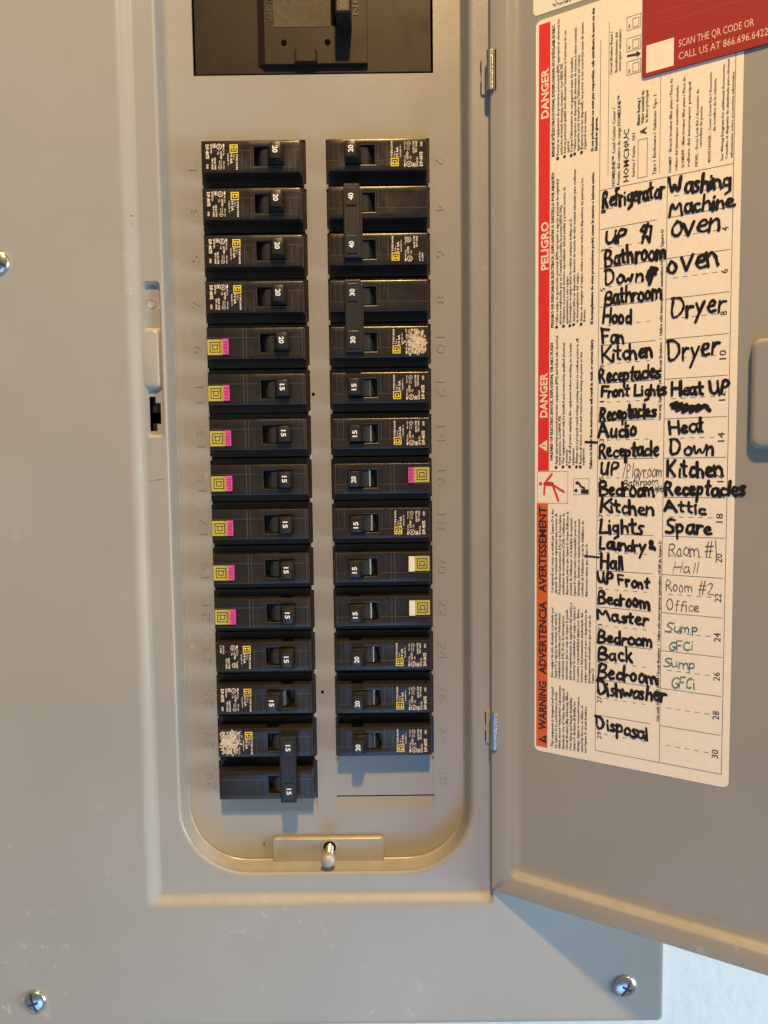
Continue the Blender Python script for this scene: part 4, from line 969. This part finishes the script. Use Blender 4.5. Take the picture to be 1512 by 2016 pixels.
# ------------------------------------------------------------------ screws
def lathe(prof, n=28):
    m = MB(); m.loops([[(r*math.cos(2*math.pi*i/n), y, r*math.sin(2*math.pi*i/n)) for i in range(n)] for r, y in prof], True); return m
def cover_screw(px, py, ang, label):
    c = U(px, py, SHEET-0.001); r = 0.0066
    e = empty('cover_screw', (c.x, SHEET, c.z), label, 'screw', 'cover screws')
    prof = [(r, 0.0), (r, -0.0004)] + [(r*math.cos(math.radians(a_)), -0.0004-0.0026*math.sin(math.radians(a_))) for a_ in (12, 25, 38, 50, 62, 74, 84)]
    o = lathe(prof).build('screw_head', STEEL, fix=True, auto=50); o.parent = e
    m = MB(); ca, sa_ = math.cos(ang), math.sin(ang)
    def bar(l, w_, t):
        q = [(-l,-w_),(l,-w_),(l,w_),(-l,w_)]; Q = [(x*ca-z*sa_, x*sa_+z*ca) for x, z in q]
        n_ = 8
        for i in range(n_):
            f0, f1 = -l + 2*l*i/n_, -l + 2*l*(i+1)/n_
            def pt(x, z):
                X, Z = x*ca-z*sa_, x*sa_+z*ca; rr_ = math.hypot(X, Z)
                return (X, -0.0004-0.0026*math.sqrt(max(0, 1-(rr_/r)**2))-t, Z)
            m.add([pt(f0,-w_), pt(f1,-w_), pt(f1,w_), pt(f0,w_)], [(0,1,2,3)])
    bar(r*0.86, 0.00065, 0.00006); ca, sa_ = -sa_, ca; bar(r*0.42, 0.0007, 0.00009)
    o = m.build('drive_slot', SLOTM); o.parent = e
cover_screw(-6, 515, math.radians(-30), 'cover screw cut by the left edge of the photo, on the grey cover')
cover_screw(68, 1973, math.radians(-72), 'cover screw in the lower left corner of the grey cover')
cover_screw(1232, 1943, math.radians(60), 'cover screw in the lower right corner of the cover, in the shadow of the door')

# captive screw on the lower tab
c = U(649, 1668, -0.0035)
e = empty('captive_screw', (c.x, -0.0035, c.z), 'painted round-headed captive screw sticking out of the lower tab', 'screw')
m = MB(); m.disc(0, 0, 0.0036, -0.0001, 20); o = m.build('screw_hole', VOID); o.parent = e
prof = []
y = 0.002
while y > -0.0125:
    prof += [(0.0021, y), (0.0025, y-0.0004)]; y -= 0.0008
o = lathe(prof, 18).build('threaded_shank', tune(mat('dull_zinc', (0.45, 0.43, 0.40), 0.4, 0.8), vary=0.2, vscale=300), fix=True, auto=30); o.parent = e
r = 0.0041
prof = [(0.0024, -0.0112), (0.0036, -0.0113), (r, -0.0122), (r, -0.0140)] + [(r*math.cos(math.radians(a_)), -0.0140-0.0028*math.sin(math.radians(a_))) for a_ in (15, 30, 45, 60, 75, 86)]
o = lathe(prof, 28).build('screw_head', DUSTY, fix=True, auto=45); o.parent = e
m = lathe([(0.0052, 0.0), (0.0050, -0.0005), (0.0040, -0.0006), (0.0037, -0.0001)], 24); m.f = m.f[:-1]; o = m.build('hole_rim', PAINT, fix=True, auto=50); o.parent = e

# ------------------------------------------------------------------ wear: scuffs, chips and scratches
SCUFF = mat('paint_scuff', (0.52, 0.50, 0.46), 0.7); SCRATCH = mat('dark_scratch', (0.13, 0.12, 0.11), 0.6)
rnd = random.Random(5)
def blobs(m, P_, y, w_, h_, n_, r0, r1):
    for i in range(n_):
        x = P_[0] + rnd.gauss(0, w_); z = P_[1] + rnd.gauss(0, h_); r = rnd.uniform(r0, r1); k = rnd.randint(5, 8); st = rnd.uniform(.5, 2.0)
        m.poly([(x + r*st*rnd.uniform(.5, 1.2)*math.cos(2*math.pi*t/k), z + r*rnd.uniform(.5, 1.2)*math.sin(2*math.pi*t/k)) for t in range(k)], y - rnd.random()*0.00003)
for px, py, w_, h_, n_ in ((1092, 1776, .0022, .0009, 26), (1180, 1796, .0030, .0010, 34), (1215, 1770, .0012, .0006, 8), (1300, 1822, .002, .001, 8)):
    m = MB(); blobs(m, D(px, py, -FL), -FL-0.00006, w_, h_, n_, .00007, .00028); o = m.build('scuff', SCUFF); o.parent = door; o['kind'] = 'stuff'
for px, py, w_, h_, n_ in ((1390, 1795, .003, .002, 14), (1450, 1800, .0012, .003, 16), (1045, 1715, .0015, .0006, 10)):
    m = MB(); blobs(m, D(px, py), -0.00006, w_, h_, n_, .00006, .00022); o = m.build('scuff', SCUFF); o.parent = door; o['kind'] = 'stuff'
for px, py, Y, w_, h_, n_ in ((487, 1742, PAN, .0018, .0007, 12), (440, 1838, SHEET, .0006, .0005, 5), (378, 1735, PAN, .0012, .0004, 6), (212, 918, SHEET, .0006, .0003, 4), (930, 80, PAN, .0006, .0012, 7), (958, 86, PAN, .0004, .0006, 4), (255, 830, SHEET, .0005, .0002, 3), (600, 1745, PAN, .003, .0008, 10), (258, 1945, SHEET, .0008, .0004, 4), (150, 420, SHEET, .01, .012, 10), (120, 1500, SHEET, .012, .02, 12), (700, 1850, SHEET, .04, .008, 16)):
    c = U(px, py, Y); m = MB(); blobs(m, (c.x, c.z), Y-0.00006, w_, h_, n_, .00006, .00026); o = m.build('scuff', SCUFF); pl(o); o['kind'] = 'stuff'
m = MB(); c0_, c1_, c2_ = U(281, 948, PAN), U(302, 946, PAN), U(323, 943, PAN); m.ribbon([(c0_.x, c0_.z), (c1_.x, c1_.z)], .00012, PAN-0.00006, .000001, 0); m.ribbon([(c1_.x, c1_.z), (c2_.x, c2_.z)], .00028, PAN-0.00006, .000001, 0)
pl(m.build('scratch', SCRATCH))
m = MB(); c = U(259, 425, SHEET); m.disc(c.x, c.z, .0006, SHEET-0.00006, 9); pl(m.build('paint_chip', SCRATCH))
# small nicks on the cut edge of the cover window
for px, py in ((520, 1661), (878, 1664), (893, 1646)):
    c = U(px, py, -0.001); m = MB(); m.add([(c.x-.0006, -.0012, c.z-.0003), (c.x+.0006, -.0012, c.z-.0004), (c.x+.0001, -.0012, c.z+.0009)], [(0, 1, 2)]); pl(m.build('edge_nick', VOID))
